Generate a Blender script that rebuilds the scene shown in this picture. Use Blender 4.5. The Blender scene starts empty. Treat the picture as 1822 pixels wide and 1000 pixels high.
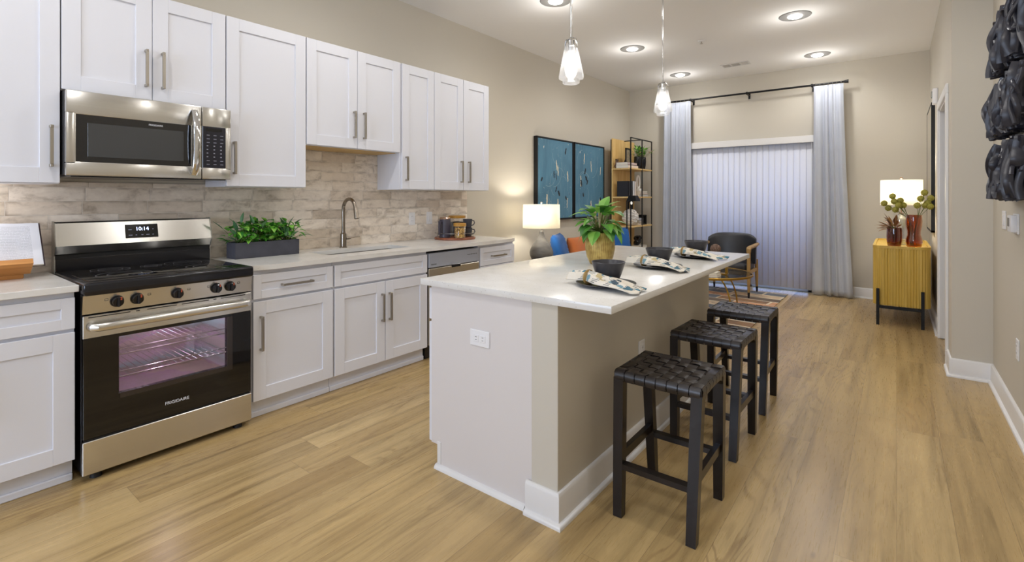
import bpy, bmesh, math, random
from mathutils import Vector, Matrix
PI = math.pi
random.seed(7)
SC = bpy.context.scene
COL = SC.collection

# ---------------------------------------------------------------- camera, sky, exposure
cam_d = bpy.data.cameras.new('camera')
cam_d.sensor_fit = 'HORIZONTAL'
cam_d.sensor_width = 36.0
cam_d.lens = 882.2 / 1822 * 36.0
cam_d.shift_y = -(500 - 351.7) / 1822
cam_d.clip_start = 0.05
cam = bpy.data.objects.new('camera', cam_d)
COL.objects.link(cam)
cam.location = (0, 0, 1.314)
cam.rotation_euler = (PI / 2, 0, math.radians(37.807))
SC.camera = cam

SC.view_settings.view_transform = 'Standard'
SC.view_settings.look = 'None'
SC.view_settings.gamma = 1.0
SC.view_settings.use_curve_mapping = False
SC.view_settings.exposure = 0.22

world = bpy.data.worlds.new('sky'); SC.world = world
world.use_nodes = True
_bg = world.node_tree.nodes['Background']
_bg.inputs[0].default_value = (0.30, 0.52, 1.0, 1)
_bg.inputs[1].default_value = 2.6

CEIL = 3.126          # ceiling height
LIGHTS_DOWN = 23.0    # watts of one ceiling downlight
LIGHTS_PEND = 5.0
LIGHTS_LAMP = 13.0
FILL_REAR = 112.0       # watts of the added fill light behind the camera


def lamp(name, kind, loc, watts, color=(1, 1, 1), parent=None, **kw):
    d = bpy.data.lights.new(name, kind)
    d.energy = watts; d.color = color
    for k, v in kw.items(): setattr(d, k, v)
    o = bpy.data.objects.new(name, d); COL.objects.link(o)
    if parent is not None:
        o.parent = parent
        o.location = Vector(loc) - WLOC.get(parent.name, Vector())
    else:
        o.location = loc
    return o


WLOC = {}
# added fill light, shining in through an unseen rear window
_fill = lamp('rear_fill_light', 'AREA', (-1.55, -3.40, 1.60), FILL_REAR, (0.84, 0.91, 1.0), shape='RECTANGLE', size=2.2, size_y=1.9)
_fill.rotation_euler = (PI / 2, 0, 0)

# ---------------------------------------------------------------- material helpers
def lin(c):
    return tuple(((v / 255) / 12.92 if v / 255 <= .04045 else ((v / 255 + .055) / 1.055) ** 2.4) for v in c)


class NT:
    def __init__(s, name):
        s.m = bpy.data.materials.new(name); s.m.use_nodes = True
        s.t = s.m.node_tree; s.b = s.t.nodes['Principled BSDF']; s.out = s.t.nodes['Material Output']
    def n(s, typ, **kw):
        o = s.t.nodes.new(typ)
        for k, v in kw.items():
            if hasattr(o, k) and not k.startswith('in_'): setattr(o, k, v)
        return o
    def set(s, sock, v):
        if isinstance(v, bpy.types.NodeSocket): s.t.links.new(v, sock)
        elif hasattr(sock, 'default_value'):
            if isinstance(v, (tuple, list)) and len(v) == 3 and sock.type == 'RGBA': v = tuple(v) + (1,)
            sock.default_value = v
    def math(s, op, a, b=0.0, c=0.0, clamp=False):
        o = s.n('ShaderNodeMath', operation=op); o.use_clamp = clamp
        s.set(o.inputs[0], a); s.set(o.inputs[1], b)
        if len(o.inputs) > 2: s.set(o.inputs[2], c)
        return o.outputs[0]
    def coords(s, kind='Object'):
        return s.n('ShaderNodeTexCoord').outputs[kind]
    def sep(s, v):
        o = s.n('ShaderNodeSeparateXYZ'); s.set(o.inputs[0], v); return o.outputs
    def comb(s, x, y, z=0.0):
        o = s.n('ShaderNodeCombineXYZ'); s.set(o.inputs[0], x); s.set(o.inputs[1], y); s.set(o.inputs[2], z); return o.outputs[0]
    def mapping(s, v, scale=(1, 1, 1), rot=(0, 0, 0), loc=(0, 0, 0)):
        o = s.n('ShaderNodeMapping'); s.set(o.inputs['Vector'], v)
        o.inputs['Scale'].default_value = scale; o.inputs['Rotation'].default_value = rot; o.inputs['Location'].default_value = loc
        return o.outputs[0]
    def noise(s, v, scale=5.0, detail=3.0, rough=.5, dist=0.0):
        o = s.n('ShaderNodeTexNoise'); s.set(o.inputs['Vector'], v)
        o.inputs['Scale'].default_value = scale; o.inputs['Detail'].default_value = detail
        o.inputs['Roughness'].default_value = rough; o.inputs['Distortion'].default_value = dist
        return o.outputs['Fac']
    def white(s, v):
        o = s.n('ShaderNodeTexWhiteNoise', noise_dimensions='3D'); s.set(o.inputs['Vector'], v); return o.outputs['Value']
    def voronoi(s, v, scale=5.0, feature='F1', out='Distance', rnd=1.0):
        o = s.n('ShaderNodeTexVoronoi', feature=feature); s.set(o.inputs['Vector'], v)
        o.inputs['Scale'].default_value = scale; o.inputs['Randomness'].default_value = rnd
        return o.outputs[out]
    def wave(s, v, scale=5.0, dist=0.0, detail=2.0, dscale=1.0, direction='X', typ='BANDS'):
        o = s.n('ShaderNodeTexWave', wave_type=typ)
        if typ == 'BANDS': o.bands_direction = direction
        s.set(o.inputs['Vector'], v); o.inputs['Scale'].default_value = scale; o.inputs['Distortion'].default_value = dist
        o.inputs['Detail'].default_value = detail; o.inputs['Detail Scale'].default_value = dscale
        return o.outputs['Fac']
    def ramp(s, f, stops, interp='LINEAR'):
        o = s.n('ShaderNodeValToRGB'); s.set(o.inputs[0], f); r = o.color_ramp; r.interpolation = interp
        while len(r.elements) > 1: r.elements.remove(r.elements[-1])
        r.elements[0].position = stops[0][0]; r.elements[0].color = tuple(stops[0][1]) + (1,)
        for p, c in stops[1:]:
            e = r.elements.new(p); e.color = tuple(c) + (1,)
        return o.outputs[0]
    def mix(s, f, a, b, blend='MIX'):
        o = s.n('ShaderNodeMix', data_type='RGBA', blend_type=blend)
        s.set(o.inputs[0], f); s.set(o.inputs[6], a); s.set(o.inputs[7], b); return o.outputs[2]
    def bump(s, h, strength=.2, dist=.01):
        o = s.n('ShaderNodeBump'); s.set(o.inputs['Height'], h)
        o.inputs['Strength'].default_value = strength; o.inputs['Distance'].default_value = dist
        s.t.links.new(o.outputs[0], s.b.inputs['Normal'])
    def base(s, col=None, rough=None, metal=None, spec=None, **kw):
        if col is not None: s.set(s.b.inputs['Base Color'], col)
        if rough is not None: s.set(s.b.inputs['Roughness'], rough)
        if metal is not None: s.set(s.b.inputs['Metallic'], metal)
        if spec is not None: s.set(s.b.inputs['Specular IOR Level'], spec)
        for k, v in kw.items(): s.set(s.b.inputs[k.replace('_', ' ')], v)
        return s.m


def paint(name, rgb, rough=.55, bump=.0, var=.03, scale=3.0, metal=0.0, spec=.5, bscale=220, **kw):
    t = NT(name); c = lin(rgb)
    v = t.noise(t.coords(), scale, 3)
    lo = tuple(max(0, x * (1 - var)) for x in c); hi = tuple(min(1, x * (1 + var)) for x in c)
    col = t.ramp(v, [(.3, lo), (.7, hi)])
    if bump: t.bump(t.noise(t.coords(), bscale, 2), bump, .002)
    return t.base(col, rough, metal, spec, **kw)


def steel(name, rgb=(216, 214, 209), rough=.24, axis='Y'):
    t = NT(name)
    v = t.noise(t.mapping(t.coords(), (30, .7, 500)), 1.0, 2)
    r = t.math('MULTIPLY_ADD', v, .10, rough - .05)
    c = lin(rgb)
    col = t.ramp(v, [(.3, tuple(k * .94 for k in c)), (.7, c)])
    tg = t.n('ShaderNodeTangent', direction_type='RADIAL', axis='Z')
    t.t.links.new(tg.outputs[0], t.b.inputs['Tangent'])
    return t.base(col, r, 1.0, Anisotropic=.7, Anisotropic_Rotation=.25)


def glassy(name, tint=(1, 1, 1), refl=.12, rough=.02, milky=0.0):
    """thin clear glass: see-through with a sheen at grazing angles"""
    t = NT(name)
    tr = t.n('ShaderNodeBsdfTransparent'); tr.inputs[0].default_value = tuple(tint) + (1,)
    gl = t.n('ShaderNodeBsdfGlossy'); gl.inputs['Roughness'].default_value = rough
    lw = t.n('ShaderNodeLayerWeight'); lw.inputs[0].default_value = .35
    f = t.math('MULTIPLY_ADD', lw.outputs['Facing'], .55, refl, clamp=True)
    mx = t.n('ShaderNodeMixShader'); t.set(mx.inputs[0], f)
    t.t.links.new(tr.outputs[0], mx.inputs[1]); t.t.links.new(gl.outputs[0], mx.inputs[2])
    if milky:
        tl = t.n('ShaderNodeBsdfTranslucent'); m2 = t.n('ShaderNodeMixShader'); m2.inputs[0].default_value = milky
        t.t.links.new(mx.outputs[0], m2.inputs[1]); t.t.links.new(tl.outputs[0], m2.inputs[2]); mx = m2
    t.t.links.new(mx.outputs[0], t.out.inputs[0])
    return t.m


def glow(name, rgb, strength):
    t = NT(name)
    return t.base(lin(rgb), .5, Emission_Color=lin(rgb), Emission_Strength=strength)


M = {}
M['wall'] = paint('wall_paint', (205, 198, 184), .8, .06, .015, .8, bscale=350)
M['ceiling'] = paint('ceiling_paint', (240, 238, 235), .9, .08, .012, .8, bscale=300)
M['trim'] = paint('trim_paint', (232, 230, 228), .35, 0, .01)
M['cab'] = paint('cabinet_paint', (229, 230, 237), .36, 0, .012, 1.5)
M['islandwhite'] = paint('island_panel_paint', (222, 216, 213), .5, .03, .012, 1.5)
M['dark_gap'] = paint('cabinet_interior', (120, 112, 100), .7)
M['birch'] = paint('birch_underside', (205, 170, 110), .55, 0, .08, 6)
M['nickel'] = paint('brushed_nickel', (172, 166, 156), .34, 0, .02, metal=1.0)
M['chrome'] = paint('polished_chrome', (215, 215, 215), .08, 0, .01, metal=1.0)
M['faucet'] = paint('faucet_nickel', (150, 140, 128), .22, 0, .02, metal=1.0)
M['steel'] = steel('stainless_steel')
M['steelv'] = steel('stainless_steel_side', (176, 174, 170), .3)
M['steeldark'] = steel('dark_stainless', (90, 90, 92), .3)
M['dwsteel'] = steel('dishwasher_stainless', (196, 192, 184), .3)
M['dwtop'] = paint('dishwasher_fascia', (176, 182, 196), .35, 0, .02, metal=.35)
M['black_gloss'] = paint('black_ceramic_glass', (10, 10, 13), .05, 0, .02, spec=.6)
M['black_enamel'] = paint('black_enamel', (22, 22, 27), .16, 0, .02)
M['black_matte'] = paint('black_matte', (17, 17, 18), .55, 0, .05)
M['black_metal'] = paint('black_metal', (22, 21, 22), .4, 0, .05, metal=.4)
M['white_plastic'] = paint('white_plastic', (238, 237, 238), .35, 0, .01)
M['slot'] = paint('outlet_slot', (60, 58, 56), .5)
M['text_light'] = glow('glowing_white_text', (205, 205, 210), .15)  # print lifted by a slight glow, though it is no lamp
M['bright'] = glow('downlight_glow', (255, 252, 246), 14.0)
M['bulb'] = glow('bulb_glow', (255, 252, 248), 22.0)
M['baffle'] = paint('downlight_baffle', (128, 126, 122), .5)
M['dimbulb'] = glow('dim_bulb_glow', (255, 250, 240), .5)
M['clock'] = glow('clock_digits', (196, 210, 255), 3.0)
M['orange'] = paint('knob_orange', (205, 95, 60), .5)
M['darkgreen_text'] = paint('dark_marking', (70, 68, 64), .5)
M['clear'] = glassy('clear_glass', (1, 1, 1), .06)
M['pendantglass'] = glassy('pendant_seeded_glass', (.97, .98, 1), .10, .05, .10)
M['tableglass'] = glassy('smoked_table_glass', (.72, .75, .78), .12)
M['paneglass'] = glassy('window_glass', (.95, .97, 1), .05)
M['ovenglass'] = glassy('tinted_oven_glass', (.82, .79, .82), .08, .03)
M['amber'] = glassy('amber_glass', (.80, .47, .13), .08, .03)
M['amberdark'] = glassy('dark_amber_glass', (.62, .28, .12), .08, .03)
M['crystal'] = glassy('crystal_glass', (.86, .9, .93), .18, .05)


def m_quartz():
    t = NT('quartz'); co = t.coords()
    v = t.voronoi(co, 130, 'F1', 'Distance')
    cid = t.voronoi(co, 130, 'F1', 'Color')
    r = t.sep(cid)[0]
    dot = t.math('MULTIPLY', t.math('LESS_THAN', v, .30), t.math('GREATER_THAN', r, .86))
    soft = t.noise(co, 6, 4)
    c = t.ramp(soft, [(.3, lin((222, 219, 213))), (.7, lin((234, 232, 228)))])
    c = t.mix(t.math('MULTIPLY', dot, .4), c, lin((166, 150, 130)))
    return t.base(c, .20, 0, .5)
M['quartz'] = m_quartz()


def planks(t, u, v, length, width, gap):
    row = t.math('FLOOR', t.math('DIVIDE', v, width))
    off = t.white(t.comb(row, 3.7, 1.3))
    us = t.math('ADD', t.math('DIVIDE', u, length), t.math('MULTIPLY', off, 7.0))
    col = t.math('FLOOR', us)
    rnd = t.white(t.comb(row, col, 9.1))
    lu = t.math('SUBTRACT', us, col)
    lv = t.math('SUBTRACT', t.math('DIVIDE', v, width), row)
    du = t.math('MULTIPLY', t.math('MINIMUM', lu, t.math('SUBTRACT', 1.0, lu)), length)
    dv = t.math('MULTIPLY', t.math('MINIMUM', lv, t.math('SUBTRACT', 1.0, lv)), width)
    d = t.math('MINIMUM', du, dv)
    seam = t.math('LESS_THAN', d, gap)
    return row, col, rnd, lu, lv, d, seam


def m_floor():
    t = NT('oak_plank_floor'); x, y, z = t.sep(t.coords())
    row, col, rnd, lu, lv, d, seam = planks(t, y, x, 1.52, .184, .0010)
    shift = t.math('MULTIPLY', rnd, 37.0)
    p = t.comb(t.math('ADD', x, shift), y, t.math('MULTIPLY', rnd, 11.0))
    fine = t.noise(t.mapping(p, (210, 9, 1)), 1.0, 3, .6)
    streak = t.noise(t.mapping(p, (17, .75, 1)), 1.0, 4, .55, .3)
    cloud = t.noise(t.mapping(p, (5.0, 1.3, 1)), 1.0, 3, .5, .6)
    contour = t.noise(t.mapping(p, (6.5, .85, 1)), 1.0, 2, .45, .25)
    rings = t.math('SINE', t.math('MULTIPLY', contour, 95.0))
    rmask = t.ramp(t.noise(t.mapping(p, (4.2, .8, 1), loc=(9, 2, 1)), 1.0, 2), [(.46, (0, 0, 0)), (.66, (1, 1, 1))])
    base = t.ramp(rnd, [(0, lin((170, 142, 94))), (.35, lin((190, 162, 112))), (.7, lin((200, 173, 123))), (1, lin((180, 152, 103)))])
    sh = t.ramp(streak, [(.28, (.56, .54, .50)), (.45, (.93, .925, .92)), (.70, (1.13, 1.13, 1.13))])
    c = t.mix(1.0, base, sh, 'MULTIPLY')
    c = t.mix(t.math('MULTIPLY', t.ramp(cloud, [(.50, (0, 0, 0)), (.72, (1, 1, 1))]), .30), c, lin((150, 120, 78)))
    rl = t.math('MULTIPLY', t.ramp(rings, [(.45, (0, 0, 0)), (1.0, (1, 1, 1))]), t.math('MULTIPLY_ADD', rmask, .44, .06))
    c = t.mix(rl, c, lin((128, 98, 62)))
    c = t.mix(t.math('MULTIPLY', t.ramp(fine, [(.5, (0, 0, 0)), (.72, (1, 1, 1))]), .16), c, lin((138, 108, 70)))
    kn = t.voronoi(t.mapping(p, (4.6, 1.7, 1)), 1.0, 'F1', 'Distance')
    c = t.mix(t.math('MULTIPLY', t.ramp(kn, [(.0, (1, 1, 1)), (.022, (.6, .6, .6)), (.05, (0, 0, 0))]), .75), c, lin((92, 66, 40)))
    c = t.mix(t.math('MULTIPLY', seam, .5), c, lin((92, 70, 46)))
    h = t.math('SUBTRACT', t.math('ADD', t.math('MULTIPLY', fine, .35), t.math('MULTIPLY', rings, .10)), seam)
    t.bump(h, .10, .0015)
    rr = t.math('MULTIPLY_ADD', fine, .14, .22)
    return t.base(c, rr, 0, .5)
M['floor'] = m_floor()


def m_tile():
    t = NT('weathered_subway_tile'); x, y, z = t.sep(t.coords())
    row, col, rnd, lu, lv, d, seam = planks(t, y, t.math('SUBTRACT', z, .914), .305, .0762, .0012)
    p = t.comb(y, z, t.math('MULTIPLY', rnd, 23.0))
    n1 = t.noise(t.mapping(p, (7, 13, 1)), 1.0, 4, .6, .6)
    n2 = t.noise(t.mapping(p, (60, 60, 1)), 1.0, 3, .6)
    base = t.ramp(rnd, [(0, lin((212, 198, 180))), (.4, lin((237, 225, 210))), (.8, lin((247, 238, 226))), (1, lin((222, 210, 195)))])
    k = t.math('ADD', t.math('MULTIPLY', n1, .8), t.math('MULTIPLY', n2, .2))
    shade = t.ramp(k, [(.30, (.56, .52, .47)), (.47, (.93, .915, .90)), (.66, (1.07, 1.07, 1.07))])
    c = t.mix(1.0, base, shade, 'MULTIPLY')
    edge = t.ramp(t.math('DIVIDE', d, .016), [(0, (1, 1, 1)), (1, (0, 0, 0))])
    e2 = t.math('MULTIPLY', edge, t.ramp(t.noise(t.mapping(p, (11, 16, 3)), 1.0, 3), [(.45, (0, 0, 0)), (.7, (1, 1, 1))]))
    c = t.mix(t.math('MULTIPLY', e2, .75), c, lin((136, 118, 98)))
    c = t.mix(seam, c, lin((218, 210, 199)))
    tilt = t.math('MULTIPLY', t.math('SUBTRACT', rnd, .5), t.math('SUBTRACT', lv, .5))
    h = t.math('ADD', t.math('MULTIPLY', t.math('MINIMUM', d, .004), 200.0), t.math('ADD', t.math('MULTIPLY', n2, .25), t.math('MULTIPLY', tilt, .9)))
    t.bump(h, .35, .0025)
    return t.base(c, .38, 0, .4)
M['tile'] = m_tile()


def m_wood(name, a, b, axis='Y', rough=.45, scale=1.0):
    t = NT(name)
    sc = {'X': (1.5, 30, 30), 'Y': (30, 1.5, 30), 'Z': (30, 30, 1.5)}[axis]
    v = t.noise(t.mapping(t.coords(), tuple(k * scale for k in sc)), 1.0, 4, .6, .6)
    c = t.ramp(v, [(.3, lin(a)), (.7, lin(b))])
    t.bump(v, .08, .001)
    return t.base(c, rough)
M['oak_light'] = m_wood('shelf_oak', (214, 172, 100), (238, 204, 138), 'Z', .5)
M['oak_shelf'] = m_wood('shelf_oak_board', (216, 176, 108), (240, 208, 146), 'Y', .5)
M['oak_gold'] = m_wood('sideboard_oak', (190, 154, 60), (216, 182, 90), 'Z', .45)
M['bamboo'] = m_wood('honey_bamboo', (176, 112, 48), (212, 150, 80), 'Y', .4)
M['chairwood'] = m_wood('chair_ash', (150, 116, 66), (186, 152, 98), 'Z', .45)
M['darkwood'] = m_wood('ebonised_wood', (10, 7, 7), (30, 20, 18), 'Z', .28)
M['traywood'] = m_wood('tray_acacia', (112, 62, 40), (165, 98, 66), 'Y', .4)
M['lidwood'] = m_wood('lid_bamboo', (160, 112, 36), (200, 150, 66), 'Y', .45)


def m_leather():
    t = NT('dark_strap_leather'); co = t.coords()
    v = t.noise(co, 14, 4); f = t.voronoi(co, 320, 'F1', 'Distance')
    t.bump(f, .12, .001)
    c = t.ramp(v, [(.3, lin((24, 20, 20))), (.7, lin((46, 40, 40)))])
    return t.base(c, t.math('MULTIPLY_ADD', v, .15, .26), 0, .6)
M['leather'] = m_leather()
M['blackleather'] = paint('black_leather', (40, 41, 46), .34, .12, .1, 5, bscale=260)


def m_cloth(name, rgb, var=.08, sc=700, rough=.9, bump=.3):
    t = NT(name); co = t.coords(); c = lin(rgb)
    v = t.noise(co, 6, 3); w = t.noise(co, sc, 2)
    k = t.math('ADD', t.math('MULTIPLY', v, .5), t.math('MULTIPLY', w, .5))
    t.bump(w, bump, .002)
    return t.base(t.ramp(k, [(.3, tuple(x * (1 - var) for x in c)), (.7, tuple(min(1, x * (1 + var)) for x in c))]), rough, Sheen_Weight=.15)
M['curtain'] = m_cloth('blue_grey_linen', (186, 191, 202), .05)
M['bluecloth'] = m_cloth('cobalt_velvet', (22, 88, 158), .25, 300)
M['orangecloth'] = m_cloth('rust_cloth', (196, 110, 56), .1)
M['sofacloth'] = m_cloth('oatmeal_cloth', (200, 190, 172), .06)


def m_blind():
    t = NT('pvc_vane')
    tr = t.n('ShaderNodeBsdfTranslucent'); tr.inputs[0].default_value = lin((236, 238, 246)) + (1,)
    t.base(lin((242, 242, 246)), .5)
    mx = t.n('ShaderNodeMixShader'); mx.inputs[0].default_value = .30
    t.t.links.new(t.b.outputs[0], mx.inputs[1]); t.t.links.new(tr.outputs[0], mx.inputs[2]); t.t.links.new(mx.outputs[0], t.out.inputs[0])
    return t.m
M['blind'] = m_blind()


def m_shade(name, rgb):
    t = NT(name)
    v = t.noise(t.mapping(t.coords(), (90, 90, 400)), 1.0, 2)
    c = t.ramp(v, [(.3, tuple(k * .93 for k in lin(rgb))), (.7, lin(rgb))])
    tr = t.n('ShaderNodeBsdfTranslucent'); t.set(tr.inputs[0], c)
    t.base(c, .8)
    mx = t.n('ShaderNodeMixShader'); mx.inputs[0].default_value = .6
    t.t.links.new(t.b.outputs[0], mx.inputs[1]); t.t.links.new(tr.outputs[0], mx.inputs[2]); t.t.links.new(mx.outputs[0], t.out.inputs[0])
    return t.m
M['shade'] = m_shade('linen_shade', (252, 248, 236))


def m_leaf(name, a, b, c, rough=.4):
    t = NT(name)
    g = t.n('ShaderNodeNewGeometry')
    r = g.outputs['Random Per Island']
    v = t.noise(t.coords(), 18, 2)
    k = t.math('ADD', t.math('MULTIPLY', r, .75), t.math('MULTIPLY', v, .25))
    col = t.ramp(k, [(.15, lin(a)), (.5, lin(b)), (.85, lin(c))])
    tr = t.n('ShaderNodeBsdfTranslucent'); t.set(tr.inputs[0], col)
    t.base(col, rough)
    mx = t.n('ShaderNodeMixShader'); mx.inputs[0].default_value = .2
    t.t.links.new(t.b.outputs[0], mx.inputs[1]); t.t.links.new(tr.outputs[0], mx.inputs[2]); t.t.links.new(mx.outputs[0], t.out.inputs[0])
    return t.m
M['leaf'] = m_leaf('bright_leaf', (52, 108, 40), (96, 158, 58), (150, 200, 92))
M['herb'] = m_leaf('herb_leaf', (44, 112, 38), (90, 170, 54), (156, 214, 88))
M['eucalyptus'] = m_leaf('dusty_leaf', (64, 104, 72), (92, 136, 92), (126, 166, 116))
M['allium'] = m_leaf('olive_bloom', (138, 134, 44), (168, 162, 64), (196, 188, 92), .7)
M['brownleaf'] = m_leaf('dried_leaf', (110, 70, 44), (150, 104, 64), (180, 136, 90), .6)
M['stem'] = paint('green_stem', (96, 112, 50), .6)
M['soil'] = paint('potting_soil', (40, 32, 24), .95, .6, .3, 40, bscale=90)


def m_goldpot():
    t = NT('ribbed_gold_ceramic'); x, y, z = t.sep(t.coords())
    a = t.math('ARCTAN2', y, x)
    w = t.math('SINE', t.math('MULTIPLY', a, 46.0))
    v = t.noise(t.coords(), 30, 4)
    t.bump(t.math('ADD', w, t.math('MULTIPLY', v, .8)), .35, .002)
    c = t.ramp(t.math('ADD', t.math('MULTIPLY', w, .12), v), [(.25, lin((150, 120, 58))), (.75, lin((204, 178, 104)))])
    return t.base(c, .38, .35)
M['goldpot'] = m_goldpot()
M['stoneware'] = paint('charcoal_stoneware', (58, 57, 62), .34, .08, .12, 9, bscale=300)
M['concrete'] = paint('charcoal_concrete', (70, 70, 79), .7, .15, .15, 14, bscale=120)


def m_lampgrey():
    t = NT('grey_glazed_ceramic'); co = t.coords()
    x, y, z = t.sep(co)
    v = t.noise(t.mapping(co, (5, 5, 16)), 1.0, 4)
    s = t.voronoi(t.mapping(co, (9, 9, 26)), 1.0)
    c = t.ramp(v, [(.3, lin((84, 82, 80))), (.7, lin((132, 129, 124)))])
    c = t.mix(t.ramp(s, [(.05, (1, 1, 1)), (.16, (0, 0, 0))]), c, lin((46, 42, 42)))
    t.bump(v, .2, .003)
    return t.base(c, .45)
M['lampgrey'] = m_lampgrey()


def m_napkin():
    t = NT('printed_napkin'); uv = t.coords('UV')
    p = t.mapping(uv, (9.0, 4.2, 1))
    wob = t.n('ShaderNodeTexNoise'); t.set(wob.inputs['Vector'], p); wob.inputs['Scale'].default_value = 1.6
    ad = t.n('ShaderNodeVectorMath', operation='MULTIPLY_ADD'); t.set(ad.inputs[0], wob.outputs['Color']); ad.inputs[1].default_value = (.7, .7, 0); t.set(ad.inputs[2], p)
    sp = t.voronoi(ad.outputs[0], 1.0, 'F1', 'Distance'); cid = t.sep(t.voronoi(ad.outputs[0], 1.0, 'F1', 'Color'))[0]
    blob = t.math('LESS_THAN', sp, .43)
    colr = t.ramp(cid, [(.0, lin((70, 122, 142))), (.32, lin((122, 158, 172))), (.5, lin((60, 82, 96))), (.64, lin((196, 178, 134))), (.76, lin((226, 218, 202)))], 'CONSTANT')
    c = t.mix(blob, lin((228, 220, 205)), colr)
    hatch = t.math('GREATER_THAN', t.math('FRACT', t.math('MULTIPLY', t.sep(uv)[1], 26.0)), .62)
    c = t.mix(t.math('MULTIPLY', hatch, t.math('LESS_THAN', t.math('FRACT', t.math('MULTIPLY', cid, 7.0)), .35)), c, lin((92, 100, 104)))
    t.bump(t.noise(t.coords(), 600, 2), .3, .002)
    return t.base(c, .9)
M['napkin'] = m_napkin()
M['ring'] = paint('napkin_ring_horn', (178, 146, 90), .4, .2, .2, 40)


def m_painting():
    t = NT('blue_abstract_canvas'); co = t.coords(); x, y, z = t.sep(co)
    n1 = t.noise(t.mapping(co, (1, 1.5, 1.1)), 1.0, 5, .6, .5)
    n2 = t.noise(t.mapping(co, (1, 30, 3)), 1.0, 4)
    c = t.ramp(n1, [(.25, lin((62, 106, 130))), (.5, lin((84, 132, 158))), (.75, lin((108, 154, 176)))])
    c = t.mix(t.math('MULTIPLY', t.ramp(n2, [(.55, (0, 0, 0)), (.8, (1, 1, 1))]), .35), c, lin((140, 174, 190)))
    sp = t.noise(t.mapping(co, (1, 14, 9)), 1.0, 5, .7, 2.0)
    c = t.mix(t.math('GREATER_THAN', sp, .665), c, lin((208, 208, 200)))
    sp2 = t.noise(t.mapping(co, (1, 11, 8), loc=(3, 5, 2)), 1.0, 5, .7, 2.0)
    c = t.mix(t.math('GREATER_THAN', sp2, .69), c, lin((40, 54, 66)))
    t.bump(n2, .2, .002)
    return t.base(c, .55)
M['painting'] = m_painting()
M['stroke_cream'] = paint('cream_paint_stroke', (226, 216, 190), .6)
M['stroke_dark'] = paint('dark_paint_stroke', (36, 44, 52), .6)
M['stroke_pale'] = paint('pale_blue_stroke', (150, 178, 188), .6)


def m_rug():
    t = NT('patchwork_rug'); co = t.coords()
    x, y, z = t.sep(t.mapping(co, (1, 1, 1), rot=(0, 0, .10)))
    row, col, rnd, lu, lv, d, seam = planks(t, x, y, .62, .21, .014)
    n = t.noise(t.mapping(co, (7, 14, 1)), 1.0, 4, .6, .8)
    c = t.ramp(rnd, [(0, lin((112, 118, 128))), (.2, lin((214, 160, 122))), (.4, lin((150, 116, 88))), (.55, lin((128, 132, 140))), (.7, lin((222, 196, 164))), (.85, lin((120, 104, 92)))], 'CONSTANT')
    c = t.mix(t.math('MULTIPLY', t.ramp(n, [(.5, (0, 0, 0)), (.62, (1, 1, 1))]), .6), c, lin((96, 92, 92)))
    c = t.mix(t.math('MULTIPLY', seam, t.math('GREATER_THAN', rnd, .3)), c, lin((226, 212, 186)))
    t.bump(t.noise(co, 500, 2), .5, .004)
    return t.base(c, .95)
M['rug'] = m_rug()


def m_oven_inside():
    t = NT('oven_cavity_iridescence'); x, y, z = t.sep(t.coords())
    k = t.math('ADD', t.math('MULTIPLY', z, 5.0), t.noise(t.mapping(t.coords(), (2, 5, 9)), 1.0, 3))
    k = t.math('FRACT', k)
    c = t.ramp(k, [(0, lin((186, 150, 186))), (.2, lin((150, 136, 142))), (.4, lin((156, 186, 194))), (.55, lin((200, 172, 200))), (.75, lin((160, 148, 146))), (.9, lin((190, 168, 172)))])  # iridescent reflections painted into the cavity as lilac and teal bands
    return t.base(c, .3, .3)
M['ovencavity'] = m_oven_inside()


def m_page():
    t = NT('printed_page'); uv = t.coords('UV'); x, y, z = t.sep(uv)
    line = t.math('GREATER_THAN', t.math('FRACT', t.math('MULTIPLY', y, 38.0)), .62)
    word = t.math('GREATER_THAN', t.noise(t.comb(t.math('MULTIPLY', x, 60.0), t.math('FLOOR', t.math('MULTIPLY', y, 38.0))), 1.0, 1), .42)
    inx = t.math('MULTIPLY', t.math('GREATER_THAN', x, .12), t.math('LESS_THAN', x, .86))
    iny = t.math('MULTIPLY', t.math('GREATER_THAN', y, .08), t.math('LESS_THAN', y, .92))
    f = t.math('MULTIPLY', t.math('MULTIPLY', line, word), t.math('MULTIPLY', inx, iny))
    return t.base(t.mix(t.math('MULTIPLY', f, .5), lin((226, 228, 236)), lin((120, 124, 134))), .7)
M['page'] = m_page()
M['cover'] = paint('book_cover', (70, 52, 60), .5, 0, .4, 30)
M['paper'] = paint('paper_block', (232, 226, 212), .8, 0, .04)
_t = NT('pasta_shells'); _v = _t.voronoi(_t.coords(), 70, 'F1', 'Distance')
_t.bump(_v, .8, .01)
M['pasta'] = _t.base(_t.ramp(_v, [(.1, lin((226, 190, 110))), (.5, lin((190, 146, 66))), (.8, lin((110, 76, 30)))]), .6)
M['coffee'] = paint('coffee_beans', (30, 20, 16), .5, .8, .3, 60, bscale=100)
M['press'] = paint('aubergine_enamel', (62, 58, 70), .4)
M['mug'] = paint('charcoal_mug', (56, 56, 62), .45, .1, .1)
M['copper'] = paint('pale_copper', (196, 162, 138), .25, metal=.9)
M['gold'] = paint('brushed_gold', (176, 140, 62), .32, metal=.9)
M['goldpaint'] = paint('mustard_gold', (176, 150, 34), .45, metal=.3)
M['whiteceramic'] = paint('white_ceramic', (236, 232, 226), .5, .1, .04, 20)
M['bookcream'] = paint('cream_book_cloth', (228, 214, 200), .7)
M['bookpink'] = paint('blush_book_cloth', (206, 184, 176), .7)
M['bookblack'] = paint('black_book_cloth', (34, 32, 38), .6)
M['bookgrey'] = paint('pale_grey_book_cloth', (206, 208, 212), .7)
M['mirror'] = paint('silvered_mirror', (240, 240, 236), .02, metal=1.0)
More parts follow.
